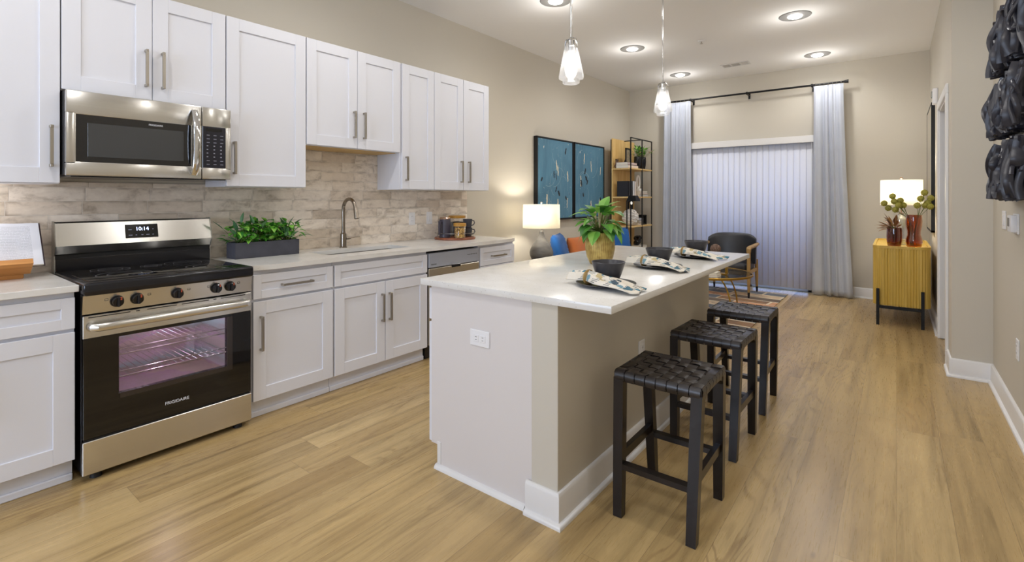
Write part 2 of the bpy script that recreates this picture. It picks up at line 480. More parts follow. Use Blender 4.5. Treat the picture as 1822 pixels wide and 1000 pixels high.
M['photo'] = paint('sepia_print', (150, 138, 112), .5, 0, .35, 30)
M['weave'] = paint('brown_rattan', (116, 92, 78), .7, .6, .3, 90, bscale=120)
M['sculpt'] = paint('black_carved_wood', (46, 46, 55), .34, .1, .2, 20, bscale=160)
M['ferrule'] = paint('black_ferrule', (18, 18, 26), .4)
M['display'] = paint('display_glass', (16, 16, 20), .08)
M['mwglass'] = paint('microwave_glass', (12, 12, 15), .04, spec=.7)
M['mwmesh'] = paint('microwave_window', (58, 60, 62), .06, spec=.7)
M['mwpanel'] = paint('microwave_keypad', (30, 31, 42), .12)
M['key'] = glow('key_legend_glow', (150, 152, 170), .08)  # markings given a faint glow of their own
M['shellwhite'] = M['trim']


# ---------------------------------------------------------------- geometry helpers
class B:
    def __init__(s): s.bm = bmesh.new()
    def _merge(s, t):
        me = bpy.data.meshes.new('tmp'); t.to_mesh(me); t.free(); s.bm.from_mesh(me); bpy.data.meshes.remove(me)
    def box(s, x0, x1, y0, y1, z0, z1, bev=0.0, seg=1):
        x0, x1 = min(x0, x1), max(x0, x1); y0, y1 = min(y0, y1), max(y0, y1); z0, z1 = min(z0, z1), max(z0, z1)
        t = bmesh.new()
        vs = [t.verts.new((x, y, z)) for z in (z0, z1) for y in (y0, y1) for x in (x0, x1)]
        for f in ((0, 2, 3, 1), (4, 5, 7, 6), (0, 1, 5, 4), (2, 6, 7, 3), (0, 4, 6, 2), (1, 3, 7, 5)): t.faces.new([vs[i] for i in f])
        if bev > 0:
            bev = min(bev, .49 * min(x1 - x0, y1 - y0, z1 - z0))
            bmesh.ops.bevel(t, geom=t.edges[:], offset=bev, segments=seg, affect='EDGES', profile=.5, clamp_overlap=True)
        s._merge(t); return s
    def ring(s, pts): return [s.bm.verts.new(p) for p in pts]
    def skin(s, rings, closed=True, capa=True, capb=True):
        n = len(rings[0])
        for a, b in zip(rings[:-1], rings[1:]):
            for i in range(n if closed else n - 1):
                j = (i + 1) % n
                s.bm.faces.new((a[i], a[j], b[j], b[i]))
        if rings[0] is rings[-1]: capa = capb = False
        if closed and capa: s.bm.faces.new(rings[0][::-1])
        if closed and capb: s.bm.faces.new(rings[-1])
        return s
    def lathe(s, prof, cx=0, cy=0, z0=0, n=32, cap0=True, cap1=True, mod=None):
        rs = []
        for r, z in prof:
            rs.append(s.ring([(cx + (r if mod is None else r * mod(2 * PI * i / n, z)) * math.cos(2 * PI * i / n), cy + (r if mod is None else r * mod(2 * PI * i / n, z)) * math.sin(2 * PI * i / n), z0 + z) for i in range(n)]))
        return s.skin(rs, True, cap0, cap1)
    def tube(s, pts, r, n=8, cap=True, closed=False, flat=None, up=None):
        """sweep a circle (or an ellipse / rectangle) along points"""
        P = [Vector(p) for p in pts]; m = len(P)
        R = r if isinstance(r, (list, tuple)) else [r] * m
        rings = []; prev = None
        for i in range(m):
            if closed: d = P[(i + 1) % m] - P[i - 1]
            else: d = P[min(i + 1, m - 1)] - P[max(i - 1, 0)]
            if d.length < 1e-9: d = Vector((0, 0, 1))
            d.normalize()
            if up is not None: u = Vector(up)
            elif prev is not None: u = prev
            else: u = Vector((0, 0, 1)) if abs(d.z) < .9 else Vector((1, 0, 0))
            a = u - d * u.dot(d)
            if a.length < 1e-6: a = Vector((1, 0, 0)) - d * d.x
            a.normalize(); b = d.cross(a); prev = a
            fa, fb = (R[i], R[i]) if flat is None else (R[i] * flat[0], R[i] * flat[1])
            ph = PI / n if n == 4 else 0
            rings.append(s.ring([P[i] + a * (fa * math.cos(2 * PI * k / n + ph)) + b * (fb * math.sin(2 * PI * k / n + ph)) for k in range(n)]))
        if closed: rings.append(rings[0]); return s.skin(rings, True, False, False)
        return s.skin(rings, True, cap, cap)
    def cyl(s, p0, p1, r0, r1=None, n=20): return s.tube([p0, p1], [r0, r0 if r1 is None else r1], n)
    def bar(s, p0, p1, w, h=None, up=None):
        """rectangular bar"""
        h = w if h is None else h; k = math.sqrt(2)
        return s.tube([p0, p1], 1.0, 4, flat=(w / 2 * k, h / 2 * k), up=up)
    def extrude(s, poly, axis, a0, a1):
        """polygon in the two other axes (in x,y,z order) pushed along an axis"""
        def mk(p, a):
            if axis == 'x': return (a, p[0], p[1])
            if axis == 'y': return (p[0], a, p[1])
            return (p[0], p[1], a)
        return s.skin([s.ring([mk(p, a0) for p in poly]), s.ring([mk(p, a1) for p in poly])])
    def sphere(s, c, r, n=16, sc=(1, 1, 1), jit=0.0):
        t = bmesh.new(); bmesh.ops.create_uvsphere(t, u_segments=n, v_segments=max(6, n // 2), radius=1)
        for v in t.verts:
            k = 1 + (random.uniform(-jit, jit) if jit else 0)
            v.co = Vector((c[0] + v.co.x * r * sc[0] * k, c[1] + v.co.y * r * sc[1] * k, c[2] + v.co.z * r * sc[2] * k))
        s._merge(t); return s
    def grid(s, nx, ny, f, uv=False):
        V = [[s.bm.verts.new(f(i / nx, j / ny)) for j in range(ny + 1)] for i in range(nx + 1)]
        lay = s.bm.loops.layers.uv.verify() if uv else None
        for i in range(nx):
            for j in range(ny):
                fc = s.bm.faces.new((V[i][j], V[i + 1][j], V[i + 1][j + 1], V[i][j + 1]))
                if uv:
                    for lp, (a, b) in zip(fc.loops, ((i, j), (i + 1, j), (i + 1, j + 1), (i, j + 1))): lp[lay].uv = (a / nx, b / ny)
        return s
    def leaf(s, base, d, up, L, W, curl=.3, fold=.25, nl=6, tip=1.0):
        """a pointed blade with a folded midrib"""
        base = Vector(base); d = Vector(d).normalized(); up = Vector(up)
        side = d.cross(up)
        if side.length < 1e-4: side = d.cross(Vector((1, 0, 0)))
        side.normalize(); up = side.cross(d).normalized()
        L0, C0, R0 = [], [], []
        for i in range(nl + 1):
            u = i / nl
            w = W * (math.sin(PI * min(1, u ** .75)) ** .9 if 0 < u < 1 else 0.0)
            c = base + d * (L * u * (1 - .25 * curl * u)) - up * (L * curl * u * u)
            C0.append(c); L0.append(c + side * w * .5 + up * w * fold); R0.append(c - side * w * .5 + up * w * fold)
        vc = s.ring(C0); vl = [vc[0]] + s.ring(L0[1:-1]) + [vc[-1]]; vr = [vc[0]] + s.ring(R0[1:-1]) + [vc[-1]]
        for i in range(nl):
            for a in (vl, vr):
                q = [vc[i], vc[i + 1], a[i + 1], a[i]]; q2 = []
                for v in q:
                    if v not in q2: q2.append(v)
                if len(q2) > 2: s.bm.faces.new(q2)
        return s


def world_of(o): return WLOC.get(o.name, Vector((0, 0, 0)))


def obj(name, b, mat, parent=None, smooth=32, mods=None, recalc=True):
    bm = b.bm
    if recalc: bmesh.ops.recalc_face_normals(bm, faces=bm.faces[:])
    me = bpy.data.meshes.new(name)
    if parent is not None:
        off = world_of(parent)
        bmesh.ops.translate(bm, verts=bm.verts[:], vec=-off)
    bm.to_mesh(me); bm.free()
    for m_ in (mat if isinstance(mat, list) else [mat]): me.materials.append(m_)
    if smooth:
        me.polygons.foreach_set('use_smooth', [True] * len(me.polygons))
        me.set_sharp_from_angle(angle=math.radians(smooth))
    o = bpy.data.objects.new(name, me); COL.objects.link(o)
    if parent is not None:
        o.parent = parent; WLOC[o.name] = world_of(parent)
    for k in mods or []:
        md = o.modifiers.new(k[0], k[0])
        for a, v in k[1].items(): setattr(md, a, v)
    return o


def text(name, s, size, loc, rot, mat, parent, align='CENTER', depth=.0006):
    c = bpy.data.curves.new(name, 'FONT'); c.body = s; c.size = size; c.align_x = align; c.align_y = 'CENTER'; c.extrude = depth
    tmp = bpy.data.objects.new('tmp_text', c); COL.objects.link(tmp)
    dg = bpy.context.evaluated_depsgraph_get(); dg.update()
    me = bpy.data.meshes.new_from_object(tmp.evaluated_get(dg)); me.name = name
    bpy.data.objects.remove(tmp); bpy.data.curves.remove(c)
    me.materials.clear(); me.materials.append(mat)
    o = bpy.data.objects.new(name, me); COL.objects.link(o)
    o.parent = parent; o.location = Vector(loc) - world_of(parent); o.rotation_euler = rot
    return o


def tag(o, label, cat, group=None):
    o['label'] = label; o['category'] = cat
    if group: o['group'] = group
    return o


def thing(name, label, cat, loc=(0, 0, 0), group=None):
    o = bpy.data.objects.new(name, None); COL.objects.link(o); o.location = loc
    o.empty_display_size = .1
    WLOC[o.name] = Vector(loc)
    return tag(o, label, cat, group)


def struct(name, b, mat, **kw):
    o = obj(name, b, mat, **kw); o['kind'] = 'structure'; return o


def dup(root, loc, rotz=0.0, label=None, group=None):
    r = root.copy(); COL.objects.link(r); r.location = loc; r.rotation_euler = (0, 0, rotz)
    if label: r['label'] = label
    if group: r['group'] = group
    for ch in list(root.children):
        c = ch.copy(); COL.objects.link(c); c.parent = r
        for g in list(ch.children):
            d = g.copy(); COL.objects.link(d); d.parent = c
    return r

# ---------------------------------------------------------------- the room
XW, XR, XN, YB, YN, YR = -3.611, .319, .541, 7.943, 4.87, -3.2
DY0, DY1, DZ = 5.20, 6.10, 2.13     # doorway in the far part of the right wall

struct('floor', B().box(-3.9, 1.7, -3.5, 8.3, -.12, 0), M['floor'])
struct('ceiling', B().box(-3.9, 1.7, -3.5, 8.3, CEIL, CEIL + .14), M['ceiling'])
struct('wall_left', B().box(XW - .14, XW, YR - .14, YB + .15, 0, CEIL), M['wall'])
WX0, WX1, WZ = -2.50, -.93, 2.07
struct('wall_back', B().box(XW - .02, WX0, YB, YB + .15, 0, CEIL).box(WX1, 1.6, YB, YB + .15, 0, CEIL).box(WX0, WX1, YB, YB + .15, WZ, CEIL), M['wall'])
struct('wall_right_far', B().box(XR, XR + .13, YN, DY0, 0, CEIL).box(XR, XR + .13, DY1, YB + .01, 0, CEIL).box(XR, XR + .13, DY0, DY1, DZ, CEIL).box(XR + .13, XN + .14, YN, YN + .12, 0, CEIL), M['wall'])
struct('wall_right_near', B().box(XN, XN + .14, YR - .14, YN, 0, CEIL), M['wall'])
struct('wall_hall', B().box(1.45, 1.6, YN, YB + .1, 0, CEIL).box(XN + .14, 1.5, YN, YN + .1, 0, CEIL), M['wall'])
RW = (-2.55, -.55, .75, 2.45)
struct('wall_rear', B().box(XW - .14, RW[0], YR - .14, YR, 0, CEIL).box(RW[1], XN + .14, YR - .14, YR, 0, CEIL)
       .box(RW[0], RW[1], YR - .14, YR, 0, RW[2]).box(RW[0], RW[1], YR - .14, YR, RW[3], CEIL), M['wall'])


def window(name, x0, x1, z0, z1, y, n, fr=.05):
    f = B()
    f.box(x0, x1, y, y + .07, z1 - fr, z1, .004).box(x0, x1, y, y + .07, z0, z0 + fr * .6, .004)
    for i in range(n + 1):
        c = x0 + (x1 - x0) * i / n
        a = max(x0, c - fr * (.5 if 0 < i < n else (0 if i == 0 else 1)))
        f.box(a, min(x1, a + fr), y, y + .07, z0, z1, .004)
    o = struct(name, f, M['trim'])
    p = obj('pane', B().box(x0 + .01, x1 - .01, y + .03, y + .036, z0 + .01, z1 - .01), M['paneglass'], o); p['kind'] = 'structure'
window('window_1', WX0, WX1, .0, WZ, YB + .04, 2)
window('added_rear_window', RW[0], RW[1], RW[2], RW[3], YR - .11, 3)  # unseen rear window, added to let the fill light in


def base_profile(h=.135):
    return [(0, 0), (.030, 0), (.030, .010), (.024, .019), (.015, .022), (.015, h - .014), (.011, h - .004), (.006, h), (0, h)]


def baseboard(name, pts, parent=None, h=.135):
    """skirting mitred round corners; the room lies to the right of the path"""
    P = [Vector((p[0], p[1])) for p in pts]; rings = []; b = B()
    for i, p in enumerate(P):
        d0 = (P[i] - P[i - 1]).normalized() if i else None
        d1 = (P[i + 1] - P[i]).normalized() if i < len(P) - 1 else None
        n0 = Vector((d0.y, -d0.x)) if d0 else Vector((d1.y, -d1.x)); n1 = Vector((d1.y, -d1.x)) if d1 else n0
        m_ = n0 + n1; m_ = m_ / max(.2, m_.dot(n0))
        rings.append(b.ring([(p.x + m_.x * o, p.y + m_.y * o, z) for o, z in base_profile(h)]))
    b.skin(rings)
    if parent is None: return struct(name, b, M['trim'], smooth=40)
    return obj(name, b, M['trim'], parent, smooth=40)
baseboard('baseboard_left', [(XW, 3.90), (XW, YB), (WX0 - .01, YB)])
baseboard('baseboard_back', [(WX1 + .01, YB), (XR, YB), (XR, DY1 + .075)])
baseboard('baseboard_right', [(XR, DY0 - .075), (XR, YN), (XN, YN), (XN, YR), (XW, YR)])

t1 = B()
cw = .075
t1.box(XR - .018, XR, DY0 - cw, DY0, 0, DZ, .003).box(XR - .018, XR, DY1, DY1 + cw, 0, DZ, .003).box(XR - .018, XR, DY0 - cw, DY1 + cw, DZ + .0003, DZ + cw, .003)
t1.box(XR - .004, XR + .134, DY0 - .001, DY0 + .018, 0, DZ, .002).box(XR - .004, XR + .134, DY1 - .018, DY1 + .001, .008, DZ, .002).box(XR - .004, XR + .134, DY0, DY1, DZ - .018, DZ + .001, .002)
struct('trim_1', t1, M['trim'])

# tiled splashback behind the worktop
XT = XW + .009
struct('wall_backsplash', B().box(XW - .002, XT, -.50, 3.865, .905, 1.40).box(XW - .002, XT, 1.86, 2.72, 1.40, 1.70), M['tile'])

# ---------------------------------------------------------------- kitchen cabinets
XU, XD = -3.284, -2.981     # faces of the upper and the base doors


def shaker(b, xf, y0, y1, z0, z1, st=.075, th=.020, rec=.009, sgn=1):
    xb = xf - sgn * th
    b.box(xb, xf, y0, y0 + st, z0, z1, .0016).box(xb, xf, y1 - st, y1, z0, z1, .0016)
    b.box(xb, xf, y0 + st - .0005, y1 - st + .0005, z0, z0 + st, .0012).box(xb, xf, y0 + st - .0005, y1 - st + .0005, z1 - st, z1, .0012)
    b.box(xb + sgn * .002, xf - sgn * rec, y0 + st - .004, y1 - st + .004, z0 + st - .004, z1 - st + .004)
    return b


def pull(parent, xf, y, z, L=.205, horiz=False, sgn=1, name='handle'):
    b = B(); s = .0135; x1 = xf + sgn * .034
    if horiz:
        b.box(x1 - sgn * s, x1, y - L / 2 + s, y + L / 2 - s, z - s / 2 + .0004, z + s / 2 - .0004)
        for e in (-1, 1): b.box(xf - sgn * .001, x1, y + e * (L / 2 - s / 2) - s / 2, y + e * (L / 2 - s / 2) + s / 2, z - s / 2, z + s / 2, .0015)
    else:
        b.box(x1 - s if sgn > 0 else x1 + s, x1, y - s / 2 + .0004, y + s / 2 - .0004, z - L / 2 + s, z + L / 2 - s)
        for e in (-1, 1): b.box(xf - sgn * .001, x1, y - s / 2, y + s / 2, z + e * (L / 2 - s / 2) - s / 2, z + e * (L / 2 - s / 2) + s / 2, .0015)
    o = obj(name, b, M['nickel'], parent); o['label'] = 'brushed nickel bar handle'
    return o


def wall_cabinet(label, y0, y1, z0, z1, doors, under=None, frame=.0):
    t = thing('wall_cabinet', label, 'cabinet', (XW, (y0 + y1) / 2, z0), 'white shaker wall cabinets')
    obj('cabinet_body', B().box(XW + .010, XU - .0215, y0 + .001, y1 - .001, z0, z1, .001), M['cab'], t)
    if under:
        o = obj('underside_panel', B().box(XW + .012, XU - .045, y0 + .02, y1 - .02, z0 - .004, z0 + .001), M['birch'], t); o['label'] = 'bare birch underside'
    for dy0, dy1, hy, hz in doors:
        d = obj('door', shaker(B(), XU, dy0 + .0015, dy1 - .0015, z0 + .004, z1 - .002), M['cab'], t)
        pull(d, XU, hy, hz)
    return t
ZB, ZT = 1.383, 2.447
wall_cabinet('tall white wall cabinet left of the microwave, cut off by the picture edge', -.20, .571, ZB, ZT, [(-.20, .185, .140, 1.568), (.185, .571, .535, 1.568)])
wall_cabinet('short white two-door wall cabinet directly above the microwave', .574, 1.340, 1.853, ZT, [(.574, .957, .925, 2.029), (.957, 1.340, 1.004, 2.029)])
wall_cabinet('white single-door wall cabinet hanging above the planter of herbs', 1.342, 1.870, ZB, ZT, [(1.344, 1.868, 1.387, 1.563)])
wall_cabinet('shorter white two-door wall cabinet above the sink with bare wood underside', 1.871, 2.711, 1.688, ZT, [(1.873, 2.290, 2.256, 1.872), (2.292, 2.709, 2.345, 1.872)], under=True)
wall_cabinet('narrow white single-door wall cabinet just beyond the sink', 2.712, 3.095, ZB, ZT, [(2.728, 3.094, 2.767, 1.560)])
wall_cabinet('last white two-door wall cabinet at the living room end of the run', 3.096, 3.850, ZB, ZT, [(3.097, 3.472, 3.438, 1.560), (3.474, 3.849, 3.542, 1.560)])


def base_cabinet(label, y0, y1, fronts, hollow=False):
    t = thing('base_cabinet', label, 'cabinet', (XW, (y0 + y1) / 2, 0), 'white shaker base cabinets')
    if not hollow: cb = B().box(XW + .005, XD - .0215, y0 + .001, y1 - .001, .112, .8835, .001)
    else: cb = (B().box(XW + .005, XD - .0215, y0 + .001, y1 - .001, .112, .640, .001).box(XD - .0615, XD - .0215, y0 + .001, y1 - .001, .640, .8835)
                .box(XW + .005, XD - .0615, y0 + .001, y0 + .020, .640, .8835).box(XW + .005, XD - .0615, y1 - .020, y1 - .001, .640, .8835).box(XW + .005, XW + .025, y0 + .02, y1 - .02, .640, .8835))
    obj('cabinet_body', cb, M['cab'], t)
    k = obj('toe_kick', B().box(XW + .10, XD - .062, y0 + .001, y1 - .001, 0, .113).box(XD - .063, XD - .048, y0 + .001, y1 - .001, 0, .034, .004), M['cab'], t)
    for kind, fy0, fy1, fz0, fz1, hy, hz in fronts:
        st = .075 if kind == 'door' else .048
        d = obj(kind, shaker(B(), XD, fy0 + .0015, fy1 - .0015, fz0, fz1, st), M['cab'], t)
        if hy is not None: pull(d, XD, hy, hz, horiz=(kind != 'door'))
    return t
base_cabinet('white base cabinet left of the range, under the cookbook', -.20, .571,
             [('drawer', -.19, .570, .714, .857, None, None), ('door', -.19, .189, .112, .698, .15, .50), ('door', .191, .570, .112, .698, .225, .50)])
base_cabinet('white base cabinet with a drawer over one door, just beyond the range', 1.360, 1.893, [('drawer', 1.366, 1.890, .714, .857, 1.633, .782), ('door', 1.366, 1.890, .112, .698, 1.410, .510)])
base_cabinet('white sink cabinet with a false drawer front over two doors', 1.894, 2.738, [('drawer', 1.900, 2.733, .714, .857, None, None), ('door', 1.900, 2.318, .112, .698, 2.286, .510), ('door', 2.320, 2.733, .112, .698, 2.354, .510)], hollow=True)
base_cabinet('narrow white base cabinet between the dishwasher and the living room', 3.362, 3.885, [('drawer', 3.374, 3.880, .690, .857, 3.625, .772), ('door', 3.374, 3.880, .112, .684, 3.42, .51)])


def counter(name, label, y0, y1, hole=None):
    x0, x1, z0, z1 = XW + .0095, -2.957, .884, .914
    b = B()
    if hole is None: b.box(x0, x1, y0, y1, z0, z1, .002)
    else:
        hx0, hx1, hy0, hy1 = hole; r = .03
        def rr(n=5):
            pts = []
            for cx, cy, a in ((hx1 - r, hy1 - r, 0), (hx0 + r, hy1 - r, 90), (hx0 + r, hy0 + r, 180), (hx1 - r, hy0 + r, 270)):
                for k in range(n + 1):
                    q = math.radians(a + 90 * k / n); pts.append((cx + r * math.cos(q), cy + r * math.sin(q)))
            return pts
        inner = rr(); n = len(inner); per = n // 4
        outer = []
        for (ax, ay), (bx, by) in (((x1, hy1), (hx1, y1)), ((hx0, y1), (x0, hy1)), ((x0, hy0), (hx0, y0)), ((hx1, y0), (x1, hy0))):
            cor = (x1 if max(ax, bx) > hx1 else x0, y1 if max(ay, by) > hy1 else y0)
            L = [(ax, ay), cor, (bx, by)]
            for k in range(per):
                u = k / (per - 1) * 2
                a, c_ = (L[0], L[1]) if u <= 1 else (L[1], L[2]); u = u if u <= 1 else u - 1
                outer.append((a[0] + (c_[0] - a[0]) * u, a[1] + (c_[1] - a[1]) * u))
        ot = b.ring([(p[0], p[1], z1) for p in outer]); it = b.ring([(p[0], p[1], z1) for p in inner])
        ob = b.ring([(p[0], p[1], z0) for p in outer]); ib = b.ring([(p[0], p[1], z0) for p in inner])
        b.skin([ib, ob, ot, it, ib])
    return tag(obj(name, b, M['quartz'], smooth=35), label, 'worktop')
counter('countertop', 'speckled white quartz worktop holding the open cookbook', -.22, .579)
SINK = (-3.405, -3.125, 1.945, 2.690)
counter('countertop', 'long speckled white quartz worktop with the sink let into it', 1.350, 3.897, SINK)

# sink
sk = thing('sink', 'undermount stainless kitchen sink set into the worktop', 'sink', (-3.26, 2.32, .70))
x0, x1, y0, y1 = SINK[0] - .006, SINK[1] + .006, SINK[2] - .006, SINK[3] + .006
b = B().box(x0, x1, y0, y1, .690, .700).box(x0, x0 + .004, y0, y1, .700, .8835).box(x1 - .004, x1, y0, y1, .700, .8835).box(x0, x1, y0, y0 + .004, .700, .8835).box(x0, x1, y1 - .004, y1, .700, .8835)
obj('basin', b, M['steelv'], sk)
obj('drain', B().lathe([(.045, 0), (.045, .003), (.030, .004), (.028, .001)], -3.27, 2.32, .700, 24), M['chrome'], sk)
# faucet
fc = thing('faucet', 'brushed nickel gooseneck faucet standing behind the sink', 'faucet', (-3.50, 2.308, .914))
obj('base', B().lathe([(.030, 0), (.030, .006), (.0245, .010), (.0245, .108), (.0235, .112), (.0165, .118), (.0165, .130)], -3.50, 2.308, .914, 28), M['faucet'], fc)
pts = [(-3.50, 2.308, 1.03), (-3.50, 2.308, 1.20)]
for k in range(1, 13):
    a = PI * k / 12 * .93
    pts.append((-3.50 + .082 * (1 - math.cos(a)), 2.308, 1.215 + .088 * math.sin(a)))
obj('spout', B().tube(pts, .0140, 14), M['faucet'], fc)
e = Vector(pts[-1]); dr = (Vector(pts[-1]) - Vector(pts[-2])).normalized()
dr = (dr + Vector((.02, 0, -.5))).normalized()
sp = obj('spray_head', B().tube([e - dr * .004, e + dr * .01, e + dr * .05, e + dr * .085, e + dr * .088], [.0145, .0165, .018, .0195, .016], 16), M['faucet'], fc)
obj('spray_button', B().box(e.x + .017, e.x + .024, 2.302, 2.314, e.z - .058, e.z - .028, .002), M['black_matte'], sp)
obj('lever', B().tube([(-3.50, 2.326, .985), (-3.498, 2.352, .986), (-3.494, 2.372, .989)], [.013, .012, .008], 12).tube([(-3.496, 2.362, .989), (-3.488, 2.415, .995), (-3.482, 2.450, .995)], [.006, .005, .004], 8), M['faucet'], fc)


# ---------------------------------------------------------------- outlets and switches
def outlet(label, c, axis, horizontal=False, kind='outlet', grp=None, w=.074, h=.118):
    """axis: the direction the plate faces: '+x', '-x', '-y'"""
    t = thing('wall_switch' if kind == 'switch' else 'wall_outlet', label, 'switch' if kind == 'switch' else 'outlet', c, grp)
    def B_(u0, u1, v0, v1, d0, d1, bev=.0):
        b = B()
        if axis == '+x': return b.box(c[0] + d0, c[0] + d1, c[1] + u0, c[1] + u1, c[2] + v0, c[2] + v1, bev)
        if axis == '-x': return b.box(c[0] - d1, c[0] - d0, c[1] + u0, c[1] + u1, c[2] + v0, c[2] + v1, bev)
        return b.box(c[0] + u0, c[0] + u1, c[1] - d1, c[1] - d0, c[2] + v0, c[2] + v1, bev)
    W, H = (h, w) if horizontal else (w, h)
    obj('plate', B_(-W / 2, W / 2, -H / 2, H / 2, 0, .006, .003), M['white_plastic'], t)
    if kind == 'switch':
        obj('rocker', B_(-.017, .017, -.034, .034, .005, .010, .002), M['white_plastic'], t)
    else:
        for e in (-1, 1):
            du, dv = (e * .020, 0) if horizontal else (0, e * .020)
            s_ = obj('socket', B_(du - .0165, du + .0165, dv - .0145 - (0 if not horizontal else .002), dv + .0145 + (0 if not horizontal else .002), .005, .008, .0015), M['white_plastic'], t)
            sl = B()
            for q in (-1, 1):
                if horizontal: sb = B_(du - .0045, du + .0055, dv + q * .0065 - .001, dv + q * .0065 + .001, .0078, .0083)
                else: sb = B_(du + q * .0065 - .001, du + q * .0065 + .001, dv - .0035, dv + .0055, .0078, .0083)
                sb2 = bpy.data.meshes.new('tmp'); sb.bm.to_mesh(sb2); sb.bm.free(); sl.bm.from_mesh(sb2); bpy.data.meshes.remove(sb2)
            obj('slot', sl, M['slot'], s_)
    return t
outlet('white outlet plate on the tiled splashback nearer the sink', (XT, 3.106, 1.116), '+x')
outlet('white switch plate on the tiled splashback beside the coffee tray', (XT, 3.325, 1.116), '+x', kind='switch')

# ---------------------------------------------------------------- range
rg = thing('kitchen_range', 'stainless electric range with black glass cooktop between the cabinets', 'range', (XW, .965, 0))
R0, R1 = .586, 1.343
RF = -2.945
obj('body', B().box(XW + .03, RF - .035, R0 + .003, R0 + .016, .035, .898, .002).box(XW + .03, RF - .035, R1 - .016, R1 - .003, .035, .898, .002).box(XW + .03, XW + .045, R0 + .015, R1 - .015, .035, .898).box(XW + .045, RF - .035, R0 + .015, R1 - .015, .035, .050).box(XW + .045, RF - .035, R0 + .015, R1 - .015, .880, .898), M['black_enamel'], rg)
ct = obj('cooktop', B().box(XW + .10, RF + .028, R0, R1, .862, .921, .012, 3), M['black_enamel'], rg)
obj('glass_top', B().box(XW + .155, RF - .02, R0 + .028, R1 - .028, .916, .9245, .003, 2), M['black_gloss'], ct)
hb = B()
for cx, cy, r in ((-3.12, .79, .115), (-3.12, 1.16, .09), (-3.37, .79, .085), (-3.37, 1.16, .115), (-3.37, .975, .05)):
    for q in (r, r * .62): hb.lathe([(q - .0011, 0), (q + .0011, .0001)], cx, cy, .9250, 48, False, False)
obj('burner_rings', hb, paint('burner_ring_grey', (120, 120, 126), .4), ct)
# control panel with knobs
cp = obj('control_panel', B().extrude([(RF - .04, .775), (RF - .006, .775), (RF + .006, .862), (RF - .04, .862)], 'y', R0 + .002, R1 - .002), M['steel'], rg, smooth=20)
for ky in (.715, .794, .966, 1.151, 1.222):
    kx = RF + .001; kz = .820
    k = obj('knob', B().tube([(kx, ky, kz), (kx + .008, ky, kz - .001)], [.028, .026], 24).tube([(kx + .006, ky, kz), (kx + .026, ky, kz - .003)], [.0235, .0215], 24).box(kx + .02, kx + .036, ky - .0055, ky + .0055, kz - .023, kz + .021, .002), M['black_enamel'], cp)
    obj('pointer', B().box(kx + .024, kx + .0285, ky + .004, ky + .014, kz + .006, kz + .020, .001), M['orange'], k)
mk = B()
for ky in (.668, .838, 1.012, 1.108, 1.262):
    for dy in (0, .012): mk.box(RF + .0015, RF + .0035, ky + dy, ky + dy + .0012, .828, .838)
    mk.box(RF + .0015, RF + .0035, ky, ky + .0132, .828, .8292).box(RF + .0015, RF + .0035, ky, ky + .0132, .8368, .838)
obj('knob_markings', mk, M['darkgreen_text'], cp)
# door: glass front with a see-through window on the cavity
od = obj('oven_door', B().box(RF - .034, RF - .0015, R0 + .004, .724, .196, .664, .003).box(RF - .034, RF - .0015, 1.209, R1 - .004, .196, .664, .003)
         .box(RF - .034, RF - .0015, .720, 1.213, .196, .376, .001).box(RF - .034, RF - .0015, .720, 1.213, .648, .664, .001), M['black_gloss'], rg)
obj('window_border', B().box(RF - .0013, RF - .0006, 1.209, 1.238, .352, .650).box(RF - .0013, RF - .0006, .728, 1.209, .352, .376), paint('oven_window_border', (52, 45, 42), .08), od)
obj('window_glass', B().box(RF - .016, RF - .012, .722, 1.211, .374, .650), M['ovenglass'], od)
dt = obj('door_top_band', B().box(RF - .034, RF, R0 + .003, R1 - .003, .662, .768, .003), M['steel'], od)
vs = B()
for a, c_ in ((.03, .24), (.27, .29), (.33, .50), (.53, .70), (.73, .75), (.78, .95)):
    vs.box(RF - .002, RF + .0006, R0 + a * .757, R0 + c_ * .757, .757, .761)
obj('vent_slots', vs, M['black_matte'], od)
hp = [(RF + .004, R0 + .026, .716), (RF + .030, R0 + .030, .716), (RF + .046, R0 + .05, .716)] + [(RF + .046, R0 + .05 + .657 * k / 8, .716) for k in range(1, 8)] + [(RF + .046, R1 - .05, .716), (RF + .030, R1 - .030, .716), (RF + .004, R1 - .026, .716)]
obj('handle', B().tube(hp, .0185, 14, flat=(1.0, .62), up=(0, 0, 1)), M['steel'], od)
text('logo_lettering', 'FRIGIDAIRE', .0215, (RF - .0008, .967, .262), (PI / 2, 0, PI / 2), M['text_light'], od)
# cavity with racks
cv = B().box(RF - .50, RF - .49, .66, 1.27, .30, .72).box(RF - .49, RF - .05, .66, .67, .30, .72).box(RF - .49, RF - .05, 1.26, 1.27, .30, .72).box(RF - .49, RF - .05, .66, 1.27, .29, .30).box(RF - .49, RF - .05, .66, 1.27, .72, .73)
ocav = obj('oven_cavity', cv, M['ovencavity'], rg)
for z in (.435, .545):
    r_ = B().tube([(RF - .07, .68, z), (RF - .07, 1.25, z)], .004, 8).tube([(RF - .10, .68, z + .018), (RF - .10, 1.25, z + .018)], .003, 8)
    for k in range(19): r_.tube([(RF - .07, .69 + .55 * k / 18, z), (RF - .45, .69 + .55 * k / 18, z)], .002, 5)
    obj('rack', r_, M['chrome'], ocav)
ob_ = obj('oven_bulb', B().sphere((RF - .44, 1.20, .68), .018, 12), M['white_plastic'], ocav)
lamp('cavity_fill_light', 'POINT', (RF - .26, 1.0, .66), 2.4, (1, .96, 1), ocav, shadow_soft_size=.03)  # added lamp that brightens the cavity behind the door glass
obj('storage_drawer', B().box(RF - .03, RF, R0 + .002, R1 - .002, .032, .186, .003), M['steel'], rg)
